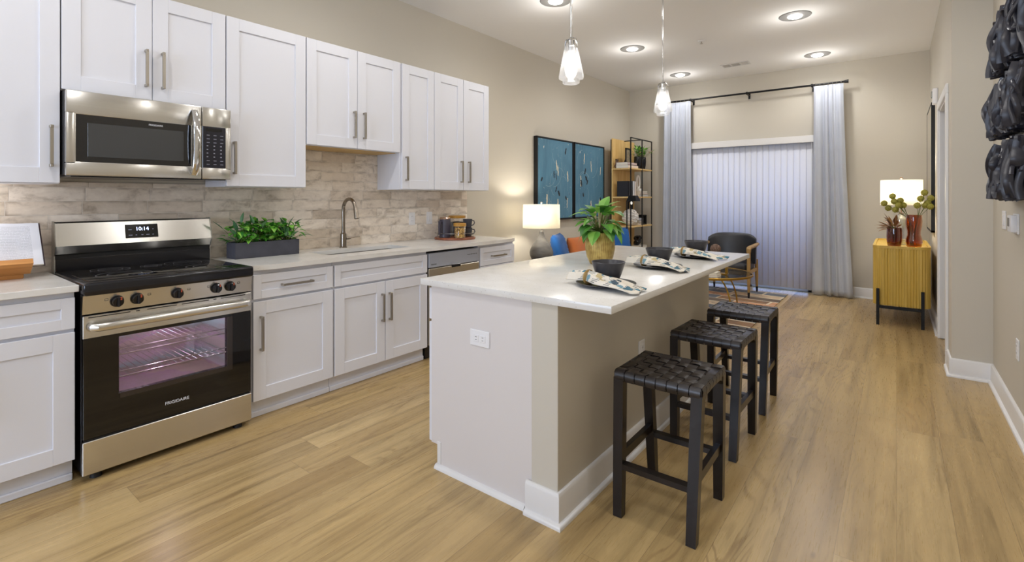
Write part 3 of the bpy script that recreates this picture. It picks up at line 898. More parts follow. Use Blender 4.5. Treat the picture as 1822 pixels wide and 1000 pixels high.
obj('drawer_gap', B().box(RF - .03, RF - .012, R0 + .01, R1 - .01, .184, .198), M['black_matte'], rg)
for fy in (R0 + .06, R1 - .06):
    for fx in (RF - .045, XW + .10): obj('foot', B().cyl((fx, fy, 0), (fx, fy, .036), .024, .016), M['black_matte'], rg)
# backguard
bg = obj('backguard', B().extrude([(XW + .035, .905), (XW + .085, .905), (XW + .085, 1.003), (XW + .098, 1.012), (XW + .118, 1.055), (XW + .088, 1.176), (XW + .080, 1.184), (XW + .035, 1.184)], 'y', R0 + .004, R1 - .004), M['steel'], rg, smooth=20)
obj('lower_panel', B().box(XW + .08, XW + .10, R0 + .006, R1 - .006, .918, .988, .003), M['black_enamel'], bg)
obj('gap', B().box(XW + .08, XW + .0885, R0 + .002, R1 - .002, .986, 1.010), M['black_matte'], bg)
for e, yy in ((0, R0 + .0005), (1, R1 - .0045)):
    obj('end_cap', B().extrude([(XW + .033, .905), (XW + .09, .905), (XW + .09, 1.003), (XW + .102, 1.012), (XW + .122, 1.055), (XW + .092, 1.178), (XW + .082, 1.187), (XW + .033, 1.187)], 'y', yy, yy + .004), M['steelv'], bg)
ang = math.atan2(.03, .121)
def onbg(y, z): return (XW + .118 - .030 * (z - 1.055) / .121 + .0012, y, z)
dp = B(); q0, q1 = onbg(0, 1.080), onbg(0, 1.158)
dp.extrude([(q0[0] - .003, q0[2]), (q0[0], q0[2]), (q1[0], q1[2]), (q1[0] - .003, q1[2])], 'y', .890, 1.050)
ds = obj('display', dp, M['display'], bg)
text('clock_digits', '10:14', .030, onbg(.972, 1.131), (PI / 2 - ang, 0, PI / 2), M['clock'], ds)
km = B()
for yy, ww in ((.905, .018), (.938, .007), (.966, .010), (.990, .016), (1.020, .008)):
    p = onbg(yy, 1.097); km.box(p[0] - .001, p[0] + .0005, yy, yy + ww, 1.093, 1.099)
for yy, ww in ((.905, .016), (1.022, .006)):
    p = onbg(yy, 1.128); km.box(p[0] - .001, p[0] + .0005, yy, yy + ww, 1.126, 1.130)
obj('key_markings', km, M['key'], ds)

# ---------------------------------------------------------------- microwave over the range
mw = thing('microwave', 'stainless microwave mounted over the range beneath the short cabinet', 'microwave', (XW, .957, 1.425))
W0, W1, MZ0, MZ1, MF = .577, 1.337, 1.424, 1.846, -3.205
obj('body', B().box(XW + .010, MF - .04, W0, W1, MZ0 + .004, MZ1, .002), M['black_matte'], mw)
obj('underside', B().box(XW + .03, MF - .02, W0 + .02, W1 - .02, MZ0 - .006, MZ0 + .006, .003), M['black_enamel'], mw)
md = obj('door', B().box(MF - .04, MF, W0, 1.176, 1.424, 1.494, .005, 2).box(MF - .04, MF, W0, 1.176, 1.728, 1.846, .005, 2).box(MF - .04, MF, W0, .616, 1.48, 1.74, .005, 2).box(MF - .04, MF - .001, 1.120, 1.176, 1.48, 1.74, .004, 2), M['steel'], mw)
obj('door_glass', B().box(MF - .03, MF - .0018, .612, 1.172, 1.490, 1.732, .003), M['mwglass'], md)
obj('window', B().box(MF - .004, MF - .0012, .660, 1.085, 1.520, 1.690, .001), M['mwmesh'], md)
text('logo_lettering', 'FRIGIDAIRE', .0130, (MF - .0012, .950, 1.709), (PI / 2, 0, PI / 2), M['text_light'], md)
hp = [(MF - .002, 1.128, 1.446 + .372 * k / 14) for k in range(15)]
hp = [(MF + .006 + .040 * math.sin(PI * k / 14) ** .6, 1.137, 1.446 + .372 * k / 14) for k in range(15)]
obj('handle', B().tube(hp, .0165, 12, flat=(.45, 1.0), up=(1, 0, 0)), M['chrome'], md)
mc = obj('control_panel', B().box(MF - .04, MF, 1.179, W1, 1.424, 1.492, .005, 2).box(MF - .04, MF, 1.179, W1, 1.732, 1.846, .005, 2).box(MF - .04, MF, 1.306, W1, 1.48, 1.74, .005, 2).box(MF - .04, MF - .006, 1.179, W1, 1.48, 1.74), M['steel'], mw)
obj('keypad', B().box(MF - .008, MF - .0005, 1.181, 1.307, 1.488, 1.735, .002), M['mwpanel'], mc)
obj('keypad_display', B().box(MF - .001, MF + .0002, 1.200, 1.285, 1.705, 1.724), M['display'], mc)
kl = B()
for r_ in range(9):
    for c_ in range(3):
        kl.box(MF - .0006, MF + .0002, 1.197 + c_ * .037 + .006, 1.197 + c_ * .037 + (.014 if 3 <= r_ <= 6 else .022), 1.681 - r_ * .0215, 1.681 - r_ * .0215 + (.006 if 3 <= r_ <= 6 else .003))
obj('key_markings', kl, M['key'], mc)

# ---------------------------------------------------------------- dishwasher
dw = thing('dishwasher', 'stainless dishwasher set under the long worktop beyond the sink', 'dishwasher', (XW, 3.05, 0))
D0, D1, DF = 2.744, 3.356, -2.978
obj('body', B().box(XW + .02, DF - .06, D0 + .003, D1 - .003, .02, .866), M['black_matte'], dw)
dd = obj('door', B().box(DF - .06, DF, D0 + .004, D1 - .004, .118, .738, .004), M['dwsteel'], dw)
df = obj('fascia', B().box(DF - .06, DF, D0 + .004, D1 - .004, .744, .862, .004), M['dwtop'], dw)
obj('pocket_handle', B().box(DF - .004, DF + .002, 3.005, 3.115, .722, .749, .004), M['black_enamel'], dd)
text('logo_lettering', 'FRIGIDAIRE', .012, (DF + .0006, 2.800, .770), (PI / 2, 0, PI / 2), M['darkgreen_text'], df)
obj('button_row', (lambda q: [q.box(DF - .001, DF + .0008, 3.20 + k * .022, 3.214 + k * .022, .812, .818) for k in range(6)] and q)(B()), M['darkgreen_text'], df)
obj('toe_panel', B().box(DF - .09, DF - .05, D0 + .004, D1 - .004, .004, .112), M['black_enamel'], dw)

uc = thing('undercabinet_light', 'small white puck light under the wall cabinet above the cookbook', 'light', (-3.44, .22, ZB))
obj('housing', B().lathe([(.001, -.0005), (.036, -.0005), (.036, -.012), (.028, -.014)], -3.44, .22, ZB, 28, False, False), M['white_plastic'], uc)
obj('lens', B().lathe([(.029, -.0135), (.001, -.015)], -3.44, .22, ZB, 28, False, False), M['bright'], uc)
lamp('puck_light', 'POINT', (-3.44, .22, ZB - .04), 1.3, (1, .97, .95), uc, shadow_soft_size=.02)

# ---------------------------------------------------------------- island
isl = thing('kitchen_island', 'white panelled kitchen island with a beige half wall on the stool side', 'island', (-1.45, 2.70, 0))
I0, I1 = 1.690, 3.690
obj('cabinet_body', B().box(-1.812, -1.205, I0 + .012, I1, .112, .8835).box(-1.745, -1.205, I0 + .012, I1, 0, .113), M['cab'], isl)
ep = obj('end_panel', B().extrude([(-1.812, .112), (-1.765, .112), (-1.765, .0), (-1.200, 0), (-1.200, .8835), (-1.812, .8835)], 'y', I0 - .002, I0 + .012), M['islandwhite'], isl, smooth=20)
obj('toe_edge', B().box(-1.768, -1.745, I0 - .006, I0 + .02, .022, .128, .001), M['trim'], isl)
obj('quarter_round', B().extrude([(I0 - .002, 0), (I0 - .022, 0), (I0 - .020, .010), (I0 - .013, .018), (I0 - .002, .021)], 'x', -1.775, -1.235), M['trim'], isl, smooth=50)
nd = 4
for k in range(nd):
    a = I0 + .004 + (I1 - I0 - .006) * k / nd; c_ = I0 + .004 + (I1 - I0 - .006) * (k + 1) / nd
    d = obj('drawer', shaker(B(), -1.836, a + .0015, c_ - .0015, .714, .868, .048, sgn=-1), M['cab'], isl)
    pull(d, -1.836, (a + c_) / 2, .79, horiz=True, sgn=-1)
    d = obj('door', shaker(B(), -1.836, a + .0015, c_ - .0015, .112, .700, sgn=-1), M['cab'], isl)
    pull(d, -1.836, c_ - .04 if k % 2 == 0 else a + .04, .53, sgn=-1)
hw = obj('half_wall', B().box(-1.2015, -1.072, I0 - .010, I1 + .012, 0, .8835, .002), M['wall'], isl)
baseboard('baseboard', [(-1.2235, I0 - .010), (-1.072, I0 - .010), (-1.072, I1 + .012), (-1.2235, I1 + .012)], isl)
CT = (-1.866, -.828, 1.663, 3.830)
tag(obj('island_countertop', B().box(CT[0], CT[1], CT[2], CT[3], .884, .914, .0025, 2), M['quartz']), 'speckled white quartz top overhanging the island, set for three', 'worktop')
outlet('white double outlet on the white end panel of the island', (-1.492, I0 - .002, .676), '-y', horizontal=True)
outlet('white outlet low on the beige half wall behind the first stool', (-1.072, 2.500, .500), '+x')

# ---------------------------------------------------------------- woven counter stools
def make_stool(label):
    t = thing('counter_stool', label, 'stool', (0, 0, 0), 'woven leather counter stools')
    w, dp, H = .365, .345, .595
    # each side frame: two splayed legs under a rail with rounded shoulders
    LX = w / 2 - .022
    for sx in (-1, 1):
        for sy in (-1, 1):
            top = Vector((sx * LX, sy * (dp / 2 - .024), H - .035)); bot = Vector((sx * (LX - .012), sy * .187, 0))
            obj('leg', B().tube([bot, bot + (top - bot) * .25, bot + (top - bot) * .6, top], [.0262, .0282, .0292, .0300], 4, up=(1, 0, 0)), M['darkwood'], t)
    for sx in (-1, 1):
        b = B()
        ye = dp / 2 - .004
        prof = [(-ye, H - .040), (-ye, H - .012), (-ye + .012, H - .004), (0, H - .010), (ye - .012, H - .004), (ye, H - .012), (ye, H - .040),
                (ye - .003, H - .085), (ye - .034, H - .085), (ye - .045, H - .060), (ye - .075, H - .046), (0, H - .043), (-ye + .075, H - .046), (-ye + .045, H - .060), (-ye + .034, H - .085), (-ye + .003, H - .085)]
        b.extrude(prof, 'x', sx * LX - .0185, sx * LX + .0185)
        obj('side_rail', b, M['darkwood'], t, smooth=40)
    for sy in (-1, 1):
        obj('seat_rail', B().tube([(-LX, sy * (dp / 2 - .022), H - .026), (LX, sy * (dp / 2 - .022), H - .026)], .018, 10), M['darkwood'], t)
    zs = .205
    def legat(sx, sy, z):
        k = z / (H - .035); return Vector((sx * (LX - .012 + .012 * k), sy * (.187 + (dp / 2 - .024 - .187) * k), z))
    for sy in (-1, 1):
        obj('stretcher', B().bar(legat(-1, sy, zs), legat(1, sy, zs), .022, .036, up=(0, 0, 1)), M['darkwood'], t)
    for sx in (-1, 1):
        obj('stretcher', B().bar(legat(sx, -1, zs + .03), legat(sx, 1, zs + .03), .036, .022, up=(0, 0, 1)), M['darkwood'], t)
    # basket weave of leather straps
    b = B(); NXs, NYs = 8, 7; th = .0024
    px = (w - .012) / NXs; py = (dp - .02) / NYs
    def dish(x, y): return -.010 * (1 - (2 * y / dp) ** 2) - .006 * (1 - (2 * x / w) ** 2)
    def strap(path, wd, axis):
        """flat band: path of points, width along axis"""
        ax = Vector((1, 0, 0)) if axis == 'x' else Vector((0, 1, 0))
        rs = []
        for i, p in enumerate(path):
            d = (path[min(i + 1, len(path) - 1)] - path[max(i - 1, 0)]).normalized(); nn = d.cross(ax) if axis == 'x' else ax.cross(d)
            nn.normalize()
            rs.append(b.ring([p - ax * wd / 2, p + ax * wd / 2, p + ax * (wd / 2 - .001) + nn * th, p - ax * (wd / 2 - .001) + nn * th]))
        b.skin(rs)
    for i in range(NXs):
        x = -w / 2 + .006 + px * (i + .5)
        P = [Vector((x, -dp / 2 + .030, H - .050)), Vector((x, -dp / 2 + .006, H - .048)), Vector((x, -dp / 2 - .002, H - .034)), Vector((x, -dp / 2 + .001, H - .014)), Vector((x, -dp / 2 + .012, H - .004))]
        for j in range(NYs):
            y = -dp / 2 + .01 + py * (j + .5)
            o_ = .0030 if (i + j) % 2 == 0 else -.0030
            for q in (-.36, 0, .36):
                P.append(Vector((x, y + q * py, H - .001 + o_ * (1 if q == 0 else .8) + dish(x, y + q * py))))
        P += [Vector((x, dp / 2 - .012, H - .004)), Vector((x, dp / 2 - .001, H - .014)), Vector((x, dp / 2 + .002, H - .034)), Vector((x, dp / 2 - .006, H - .048)), Vector((x, dp / 2 - .030, H - .050))]
        strap(P, px - .0035, 'x')
    for j in range(NYs):
        y = -dp / 2 + .01 + py * (j + .5)
        P = [Vector((-w / 2 + .002, y, H - .040)), Vector((-w / 2 - .0005, y, H - .016)), Vector((-w / 2 + .006, y, H - .004))]
        for i in range(NXs):
            x = -w / 2 + .006 + px * (i + .5)
            o_ = -.0030 if (i + j) % 2 == 0 else .0030
            for q in (-.36, 0, .36):
                P.append(Vector((x + q * px, y, H - .001 + o_ * (1 if q == 0 else .8) + dish(x + q * px, y))))
        P += [Vector((w / 2 - .006, y, H - .004)), Vector((w / 2 + .0005, y, H - .016)), Vector((w / 2 - .002, y, H - .040))]
        strap(P, py - .0035, 'y')
    obj('woven_seat', b, M['leather'], t, smooth=40)
    return t
st = make_stool('woven black leather counter stool nearest the white end of the island')
st.location = (-.762, 2.083, 0); st.rotation_euler = (0, 0, .01)
dup(st, (-.790, 2.825, 0), -.02, 'woven black leather counter stool in the middle of the row of three')
dup(st, (-.795, 3.492, 0), .015, 'woven black leather counter stool nearest the living room rug')

# ---------------------------------------------------------------- place settings on the island
TOP = .914
def lathe_obj(name, prof, mat, c, label=None, cat=None, grp=None, n=40, parent=None, **kw):
    b = B().lathe(prof, c[0], c[1], c[2], n, **kw)
    o = obj(name, b, mat, parent)
    if label: tag(o, label, cat, grp)
    return o
PLATES = [(-1.050, 2.078), (-1.090, 2.800), (-1.075, 3.425)]
where = ['nearest the white end of the island', 'in the middle of the island', 'at the living room end of the island']
def plate_prof(): return [(0, 0), (.085, 0), (.100, .003), (.134, .014), (.136, .016), (.133, .0175), (.100, .008), (.085, .0055), (0, .0055)]
def bowl_prof(): return [(0, 0), (.036, 0), (.041, .004), (.058, .040), (.0745, .090), (.0775, .099), (.0755, .101), (.073, .097), (.055, .040), (.036, .012), (0, .010)]
for i, (px_, py_) in enumerate(PLATES):
    lathe_obj('dinner_plate', plate_prof(), M['stoneware'], (px_ + .005, py_ - .035, TOP), 'charcoal stoneware plate ' + where[i], 'plate', 'charcoal dinner plates', 56, cap0=False, cap1=False)
    lathe_obj('bowl', bowl_prof(), M['stoneware'], (px_, py_, TOP + .0058), 'charcoal stoneware bowl on the plate ' + where[i], 'bowl', 'charcoal bowls', 48, cap0=False, cap1=False)


def napkin(c, seed, ang, label, rl):
    rnd = random.Random(seed)
    ph = [rnd.uniform(0, 6.28) for _ in range(5)]
    t = Vector((math.cos(ang), math.sin(ang), 0)); sd = Vector((-math.sin(ang), math.cos(ang), 0))
    L = .37; C = Vector(c)
    def f(u, v):
        s = u * 2 - 1                        # along the napkin, gathered at the ring near s = -.42
        g = abs(s + .42)
        w = .022 + .036 * min(1, g / .5) ** .9 * (1 if s > -.42 else .6) + .026 * max(0, s - .1)
        q = v * 2 - 1
        hgt = .040 * (1 - .82 * max(0, s + .42) ** 1.25) - (.010 * max(0, -.42 - s) * 3)
        fold = .015 * min(1, g * 2.2) * math.sin(q * 8.2 + ph[0] + s * 1.9) + .004 * math.sin(q * 13 + ph[1] + s * 4)
        z = hgt * max(0, 1 - q * q) ** .8 + .5 * fold * (1 - .3 * abs(q)) + .007
        edge = .020 * math.sin(q * 2.2 + ph[2]) + .010 * math.sin(q * 5 + ph[3])
        p = C + t * (s * L / 2 + edge * max(0, s)) + sd * (w * q + .006 * math.sin(s * 3 + ph[4]))
        far = max(0.0, s - .25) / .75
        return (p.x, p.y, C.z + max(z, .004) - .012 * far * far)
    b = B().grid(40, 36, f, uv=True)
    o = obj('napkin', b, M['napkin'], None, smooth=60, mods=[('SOLIDIFY', {'thickness': .004, 'offset': 1.0})])
    tag(o, label, 'napkin', 'printed napkins in rings')
    r = B(); cen = C + t * (-.42 * L / 2)
    pts = [cen + sd * (.0275 * math.cos(2 * PI * k / 24)) + Vector((0, 0, .022 + .0235 * math.sin(2 * PI * k / 24))) for k in range(24)]
    r.tube(pts, .012, 6, closed=True, flat=(.28, 1.1), up=None)
    tag(obj('napkin_ring', r, M['ring']), rl, 'napkin ring', 'horn napkin rings')
for i, (px_, py_) in enumerate(PLATES):
    a = (-.20, -.24, -.22)[i]
    napkin((px_ + .020, py_ - .097, TOP + .0165), 3 + i, a, ('teal and white napkin rolled over the plate ' + where[i]), 'tan ring holding the napkin ' + where[i])

# ---------------------------------------------------------------- leafy plant in a gold pot
pp = thing('potted_plant', 'broad-leaved green plant in a ribbed gold pot on the island', 'plant', (-1.42, 2.70, TOP))
obj('pot', B().lathe([(.054, 0), (.062, .004), (.080, .045), (.0895, .095), (.088, .140), (.078, .178), (.072, .190), (.069, .189), (.074, .176), (.082, .140)], 0, 0, 0, 64, True, False), M['goldpot'], None, smooth=50).parent = pp
obj('soil', B().lathe([(0.001, .172), (.076, .172)], -1.42, 2.70, TOP, 32, False, False), M['soil'], pp)
rnd = random.Random(11); b = B(); sb = B()
for k in range(46):
    a = k * 2.4 + rnd.uniform(-.3, .3)
    el = (-.25, .1, .45, .8, 1.15)[k % 5] + rnd.uniform(-.15, .15)
    d = Vector((math.cos(a) * math.cos(el), math.sin(a) * math.cos(el), math.sin(el)))
    r0 = rnd.uniform(.045, .085) + (.03 if k % 5 >= 3 else 0)
    bp = Vector((-1.42, 2.70, TOP + .205)) + d * r0 + Vector((0, 0, .02))
    L = rnd.uniform(.085, .118)
    b.leaf(bp, d, (0, 0, 1), L, L * rnd.uniform(.66, .82), rnd.uniform(.35, .9), .10, 8)
    sb.tube([(-1.42, 2.70, TOP + .17), Vector((-1.42, 2.70, TOP + .17)).lerp(bp, .5) + Vector((0, 0, .012)), bp], .0022, 5)
obj('leaves', b, M['leaf'], pp, smooth=60, recalc=False)
obj('stems', sb, M['stem'], pp)
fb = B()
for k in range(4):
    a = k * 1.7; x, y = -1.42 + .022 * math.cos(a), 2.70 + .022 * math.sin(a)
    fb.tube([(x, y, TOP + .22), (x + .01 * math.cos(a), y + .01 * math.sin(a), TOP + .29 + .012 * k), (x + .014 * math.cos(a), y + .014 * math.sin(a), TOP + .335 - .010 * k)], [.005, .0085, .002], 7)
obj('flower_spikes', fb, paint('tan_flower_spike', (176, 160, 122), .7), pp)

# ---------------------------------------------------------------- planter of herbs on the worktop
hp_ = thing('herb_planter', 'long charcoal trough of mixed green herbs beside the range', 'planter', (-3.43, 1.66, TOP))
PX0, PX1, PY0, PY1 = -3.505, -3.375, 1.435, 1.868
tw = B(); Q = lambda m_, z: tw.ring([(PX0 + m_, PY0 + m_, z), (PX1 - m_, PY0 + m_, z), (PX1 - m_, PY1 - m_, z), (PX0 + m_, PY1 - m_, z)])
tw.skin([Q(.001, TOP), Q(0, TOP + .002), Q(0, TOP + .104), Q(.0015, TOP + .1055), Q(.0085, TOP + .1055), Q(.010, TOP + .104), Q(.010, TOP + .014)])
obj('trough', tw, M['concrete'], hp_)
obj('soil', B().box(PX0 + .009, PX1 - .009, PY0 + .009, PY1 - .009, TOP + .010, TOP + .088), M['soil'], hp_)
rnd = random.Random(5); b = B(); e_ = B(); ss = B()
for k in range(380):
    y = rnd.uniform(PY0 + .02, PY1 - .02); x = rnd.uniform(PX0 + .02, PX1 - .015)
    a = rnd.uniform(0, 2 * PI); out = rnd.uniform(0, 1)
    h = rnd.uniform(.01, .150) * (1 - .25 * out)
    bp = Vector((x + out * .055 * math.cos(a), y + out * .075 * math.sin(a), TOP + .095 + h))
    bp.x = min(max(bp.x, PX0 - .03), PX1 + .045); bp.y = min(max(bp.y, PY0 - .02), PY1 + .03)
    el = rnd.uniform(-.1, 1.15); d = Vector((math.cos(a) * math.cos(el), math.sin(a) * math.cos(el), math.sin(el)))
    L = rnd.uniform(.034, .060)
    b.leaf(bp, d, (0, 0, 1), L, L * rnd.uniform(.6, .9), rnd.uniform(.1, .8), .15, 5)
    if k % 6 == 0: ss.tube([(x, y, TOP + .085), bp], .0016, 4)
for cy, n_, hh in ((1.49, 16, .14), (1.60, 10, .13), (1.80, 26, .135)):
    for k in range(n_):
        a = rnd.uniform(0, 2 * PI); el = rnd.uniform(.25, 1.35)
        d = Vector((math.cos(a) * math.cos(el), math.sin(a) * math.cos(el), math.sin(el)))
        if d.x < -.2: d.x *= .3
        bp = Vector((-3.435, cy, TOP + .10)) + d * rnd.uniform(.02, hh)
        L = rnd.uniform(.07, .10)
        e_.leaf(bp, d, (0, 0, 1), L, L * .3, rnd.uniform(0, .4), .12, 5)
        ss.tube([(-3.435, cy, TOP + .085), bp], .0016, 4)
obj('herb_leaves', b, M['herb'], hp_, smooth=60, recalc=False)
obj('long_leaves', e_, M['eucalyptus'], hp_, smooth=60, recalc=False)
obj('stems', ss, M['stem'], hp_)

# ---------------------------------------------------------------- cookbook on its stand
cs = thing('book_stand', 'honey coloured bamboo stand holding the open cookbook', 'book stand', (-3.44, .36, TOP))
tilt = .62
def onb(u, y, off=0.0):           # u up the slanted board, off = distance in front of it
    bx, bz = -3.405, TOP + .050
    return (bx - math.sin(tilt) * u + math.cos(tilt) * off, y, bz + math.cos(tilt) * u + math.sin(tilt) * off)
def slab(b, u0, u1, ya, yb, o0, o1):
    P = [onb(u, 0, o) for u, o in ((u0, o0), (u1, o0), (u1, o1), (u0, o1))]
    b.extrude([(p[0], p[2]) for p in P], 'y', ya, yb); return b
SY0, SY1 = .06, .468
obj('back_board', slab(B(), .0, .245, SY0 + .02, SY1 - .02, -.014, 0), M['bamboo'], cs)
obj('ledge', slab(B(), -.022, .004, SY0, SY1 + .012, -.016, .085), M['bamboo'], cs, smooth=20)
obj('foot', B().box(-3.49, -3.415, SY0 + .01, SY1 - .010, TOP, TOP + .028, .003).extrude([(-3.47, TOP + .02), (-3.42, TOP + .02), (-3.385, TOP + .055), (-3.45, TOP + .052)], 'y', SY0 + .02, SY1 - .02), M['bamboo'], cs)
bk = thing('cookbook', 'open cookbook with printed white pages propped on the bamboo stand', 'book', (-3.44, .27, TOP + .06))
obj('cover', slab(B(), .006, .262, .035, .536, .001, .004), M['cover'], bk)
YM = .285
obj('page_block', slab(slab(B(), .008, .256, .042, YM, .004, .016), .008, .256, YM, .528, .004, .016), M['paper'], bk)
for a, c_ in ((.042, YM), (YM, .528)):
    def f(u, v, a=a, c_=c_):
        y = a + (c_ - a) * u; s = (y - YM) / .245
        return onb(.008 + .248 * v, y, .0165 + .010 * math.sin(min(1, abs(s) * 1.6) * PI) * (1 - abs(s)) - (.006 if abs(s) < .02 else 0))
    obj('page', B().grid(14, 4, f, uv=True), M['page'], bk, recalc=False)

# ---------------------------------------------------------------- coffee tray
tc = (-3.385, 3.462)
tr = thing('serving_tray', 'round wooden tray with a thin wire rail on the long worktop', 'tray', (tc[0], tc[1], TOP))
obj('board', B().lathe([(0.001, 0), (.190, 0), (.197, .005), (.197, .016), (.192, .021), (0.001, .021)], tc[0], tc[1], TOP, 56, False, False), M['traywood'], tr)
rb = B()
rb.tube([(tc[0] + .194 * math.cos(2 * PI * k / 48), tc[1] + .194 * math.sin(2 * PI * k / 48), TOP + .062) for k in range(48)], .0022, 6, closed=True)
for k in range(6): rb.cyl((tc[0] + .194 * math.cos(k * PI / 3 + .3), tc[1] + .194 * math.sin(k * PI / 3 + .3), TOP + .015), (tc[0] + .194 * math.cos(k * PI / 3 + .3), tc[1] + .194 * math.sin(k * PI / 3 + .3), TOP + .062), .002, None, 6)
obj('wire_rail', rb, M['nickel'], tr)
TT = TOP + .0212
fp = (-3.395, 3.335)
fr = thing('french_press', 'dark aubergine coffee press with a squared handle on the tray', 'coffee press', (fp[0], fp[1], TT))
obj('jug', B().lathe([(.050, 0), (.053, .003), (.054, .170), (.052, .174), (0.001, .174)], fp[0], fp[1], TT, 36, True, False), M['press'], fr)
obj('lid', B().lathe([(.052, .1742), (.053, .182), (.045, .192), (.012, .197), (0.001, .197)], fp[0], fp[1], TT, 32, True, False), M['copper'], fr)
obj('plunger', B().cyl((fp[0], fp[1], TT + .194), (fp[0], fp[1], TT + .212), .003).sphere((fp[0], fp[1], TT + .216), .013, 14, (1, 1, .8)), M['nickel'], fr)
obj('handle', B().tube([(fp[0] + .01, fp[1] - .050, TT + .148), (fp[0] + .03, fp[1] - .098, TT + .150)], .009, 8).box(fp[0] + .020, fp[0] + .038, fp[1] - .108, fp[1] - .090, TT + .032, TT + .160, .004, 2), M['press'], fr)
cc = (-3.255, 3.392)
cn = thing('glass_canister', 'small glass canister of pasta with a bamboo lid at the front of the tray', 'canister', (cc[0], cc[1], TT))
obj('jar', B().lathe([(.050, 0), (.054, .004), (.054, .108), (.052, .112)], cc[0], cc[1], TT, 36, True, False), M['clear'], cn)
obj('pasta', B().lathe([(.001, .003), (.050, .003), (.050, .098), (.001, .104)], cc[0], cc[1], TT, 30, False, False), M['pasta'], cn)
obj('lid', B().lathe([(.050, .108), (.060, .110), (.060, .136), (.056, .139), (.001, .139)], cc[0], cc[1], TT, 32, True, False), M['lidwood'], cn)
cj = (-3.440, 3.545)
jr = thing('glass_jar', 'tall glass jar of coffee with a wide bamboo lid at the back of the tray', 'jar', (cj[0], cj[1], TT))
obj('jar', B().lathe([(.070, 0), (.076, .005), (.076, .175), (.074, .180)], cj[0], cj[1], TT, 36, True, False), M['clear'], jr)
obj('coffee', B().lathe([(.001, .004), (.071, .004), (.071, .138), (.001, .146)], cj[0], cj[1], TT, 30, False, False), M['coffee'], jr)
obj('lid', B().lathe([(.070, .176), (.084, .178), (.086, .196), (.080, .201), (.001, .201)], cj[0], cj[1], TT, 32, True, False), M['lidwood'], jr)
mc_ = (-3.315, 3.565)
def mug(z, label, rot):
    t = thing('mug', label, 'mug', (mc_[0], mc_[1], z), 'stacked charcoal mugs')
    obj('cup', B().lathe([(.001, 0), (.032, 0), (.036, .004), (.045, .070), (.046, .085), (.0435, .085), (.042, .070), (.034, .010), (.001, .008)], mc_[0], mc_[1], z, 32, False, False), M['mug'], t)
    q = Vector((math.cos(rot), math.sin(rot), 0)); c0 = Vector((mc_[0], mc_[1], z))
    obj('handle', B().tube([c0 + q * .041 + Vector((0, 0, .070)), c0 + q * .066 + Vector((0, 0, .066)), c0 + q * .072 + Vector((0, 0, .046)), c0 + q * .060 + Vector((0, 0, .026)), c0 + q * .038 + Vector((0, 0, .020))], .005, 8), M['mug'], t)
mug(TT, 'charcoal mug standing on the tray under another mug', .9)
mug(TT + .0855, 'charcoal mug stacked on top of another mug on the tray', 1.1)

# ---------------------------------------------------------------- pendants over the island
def pendant(c, label):
    t = thing('pendant_light', label, 'pendant light', (0, 0, 0), 'glass island pendants')
    z = 1.913
    obj('glass_shade', B().lathe([(.030, .200), (.034, .196), (.0655, .038), (.064, .026), (.046, .020), (.044, .002), (.042, .0), (.0005, .0)], 0, 0, z, 40, False, False), M['pendantglass'], t)
    obj('socket', B().lathe([(.001, .232), (.012, .231), (.019, .226), (.019, .168), (.016, .164), (.001, .164)], 0, 0, z, 24, False, False), M['chrome'], t)
    yk = B()
    yk.tube([(-.034, 0, z + .178), (-.034, 0, z + .214), (-.026, 0, z + .234), (0, 0, z + .243), (.026, 0, z + .234), (.034, 0, z + .214), (.034, 0, z + .178)], .009, 8, flat=(.35, 1.0), up=(1, 0, 0.001))
    obj('yoke', yk, M['chrome'], t)
    obj('bulb', B().lathe([(.001, .165), (.012, .160), (.014, .140), (.028, .105), (.030, .085), (.024, .062), (.010, .050), (.001, .049)], 0, 0, z, 24, False, False), M['bulb'], t)
    obj('rod', B().cyl((0, 0, z + .238), (0, 0, CEIL - .02), .0058, None, 12), M['chrome'], t)
    obj('ceiling_canopy', B().lathe([(.010, -.028), (.055, -.024), (.060, -.001), (.060, 0)], 0, 0, CEIL, 32, True, True), M['chrome'], t)
    lamp('bulb_light', 'POINT', (0, 0, z + .085), LIGHTS_PEND, (1, .97, .93), t, shadow_soft_size=.032)
    t.location = (c[0], c[1], 0)
    return t
pendant((-1.352, 2.250), 'clear glass pendant lamp hanging over the near half of the island')
pendant((-1.345, 3.525), 'clear glass pendant lamp hanging over the far half of the island')

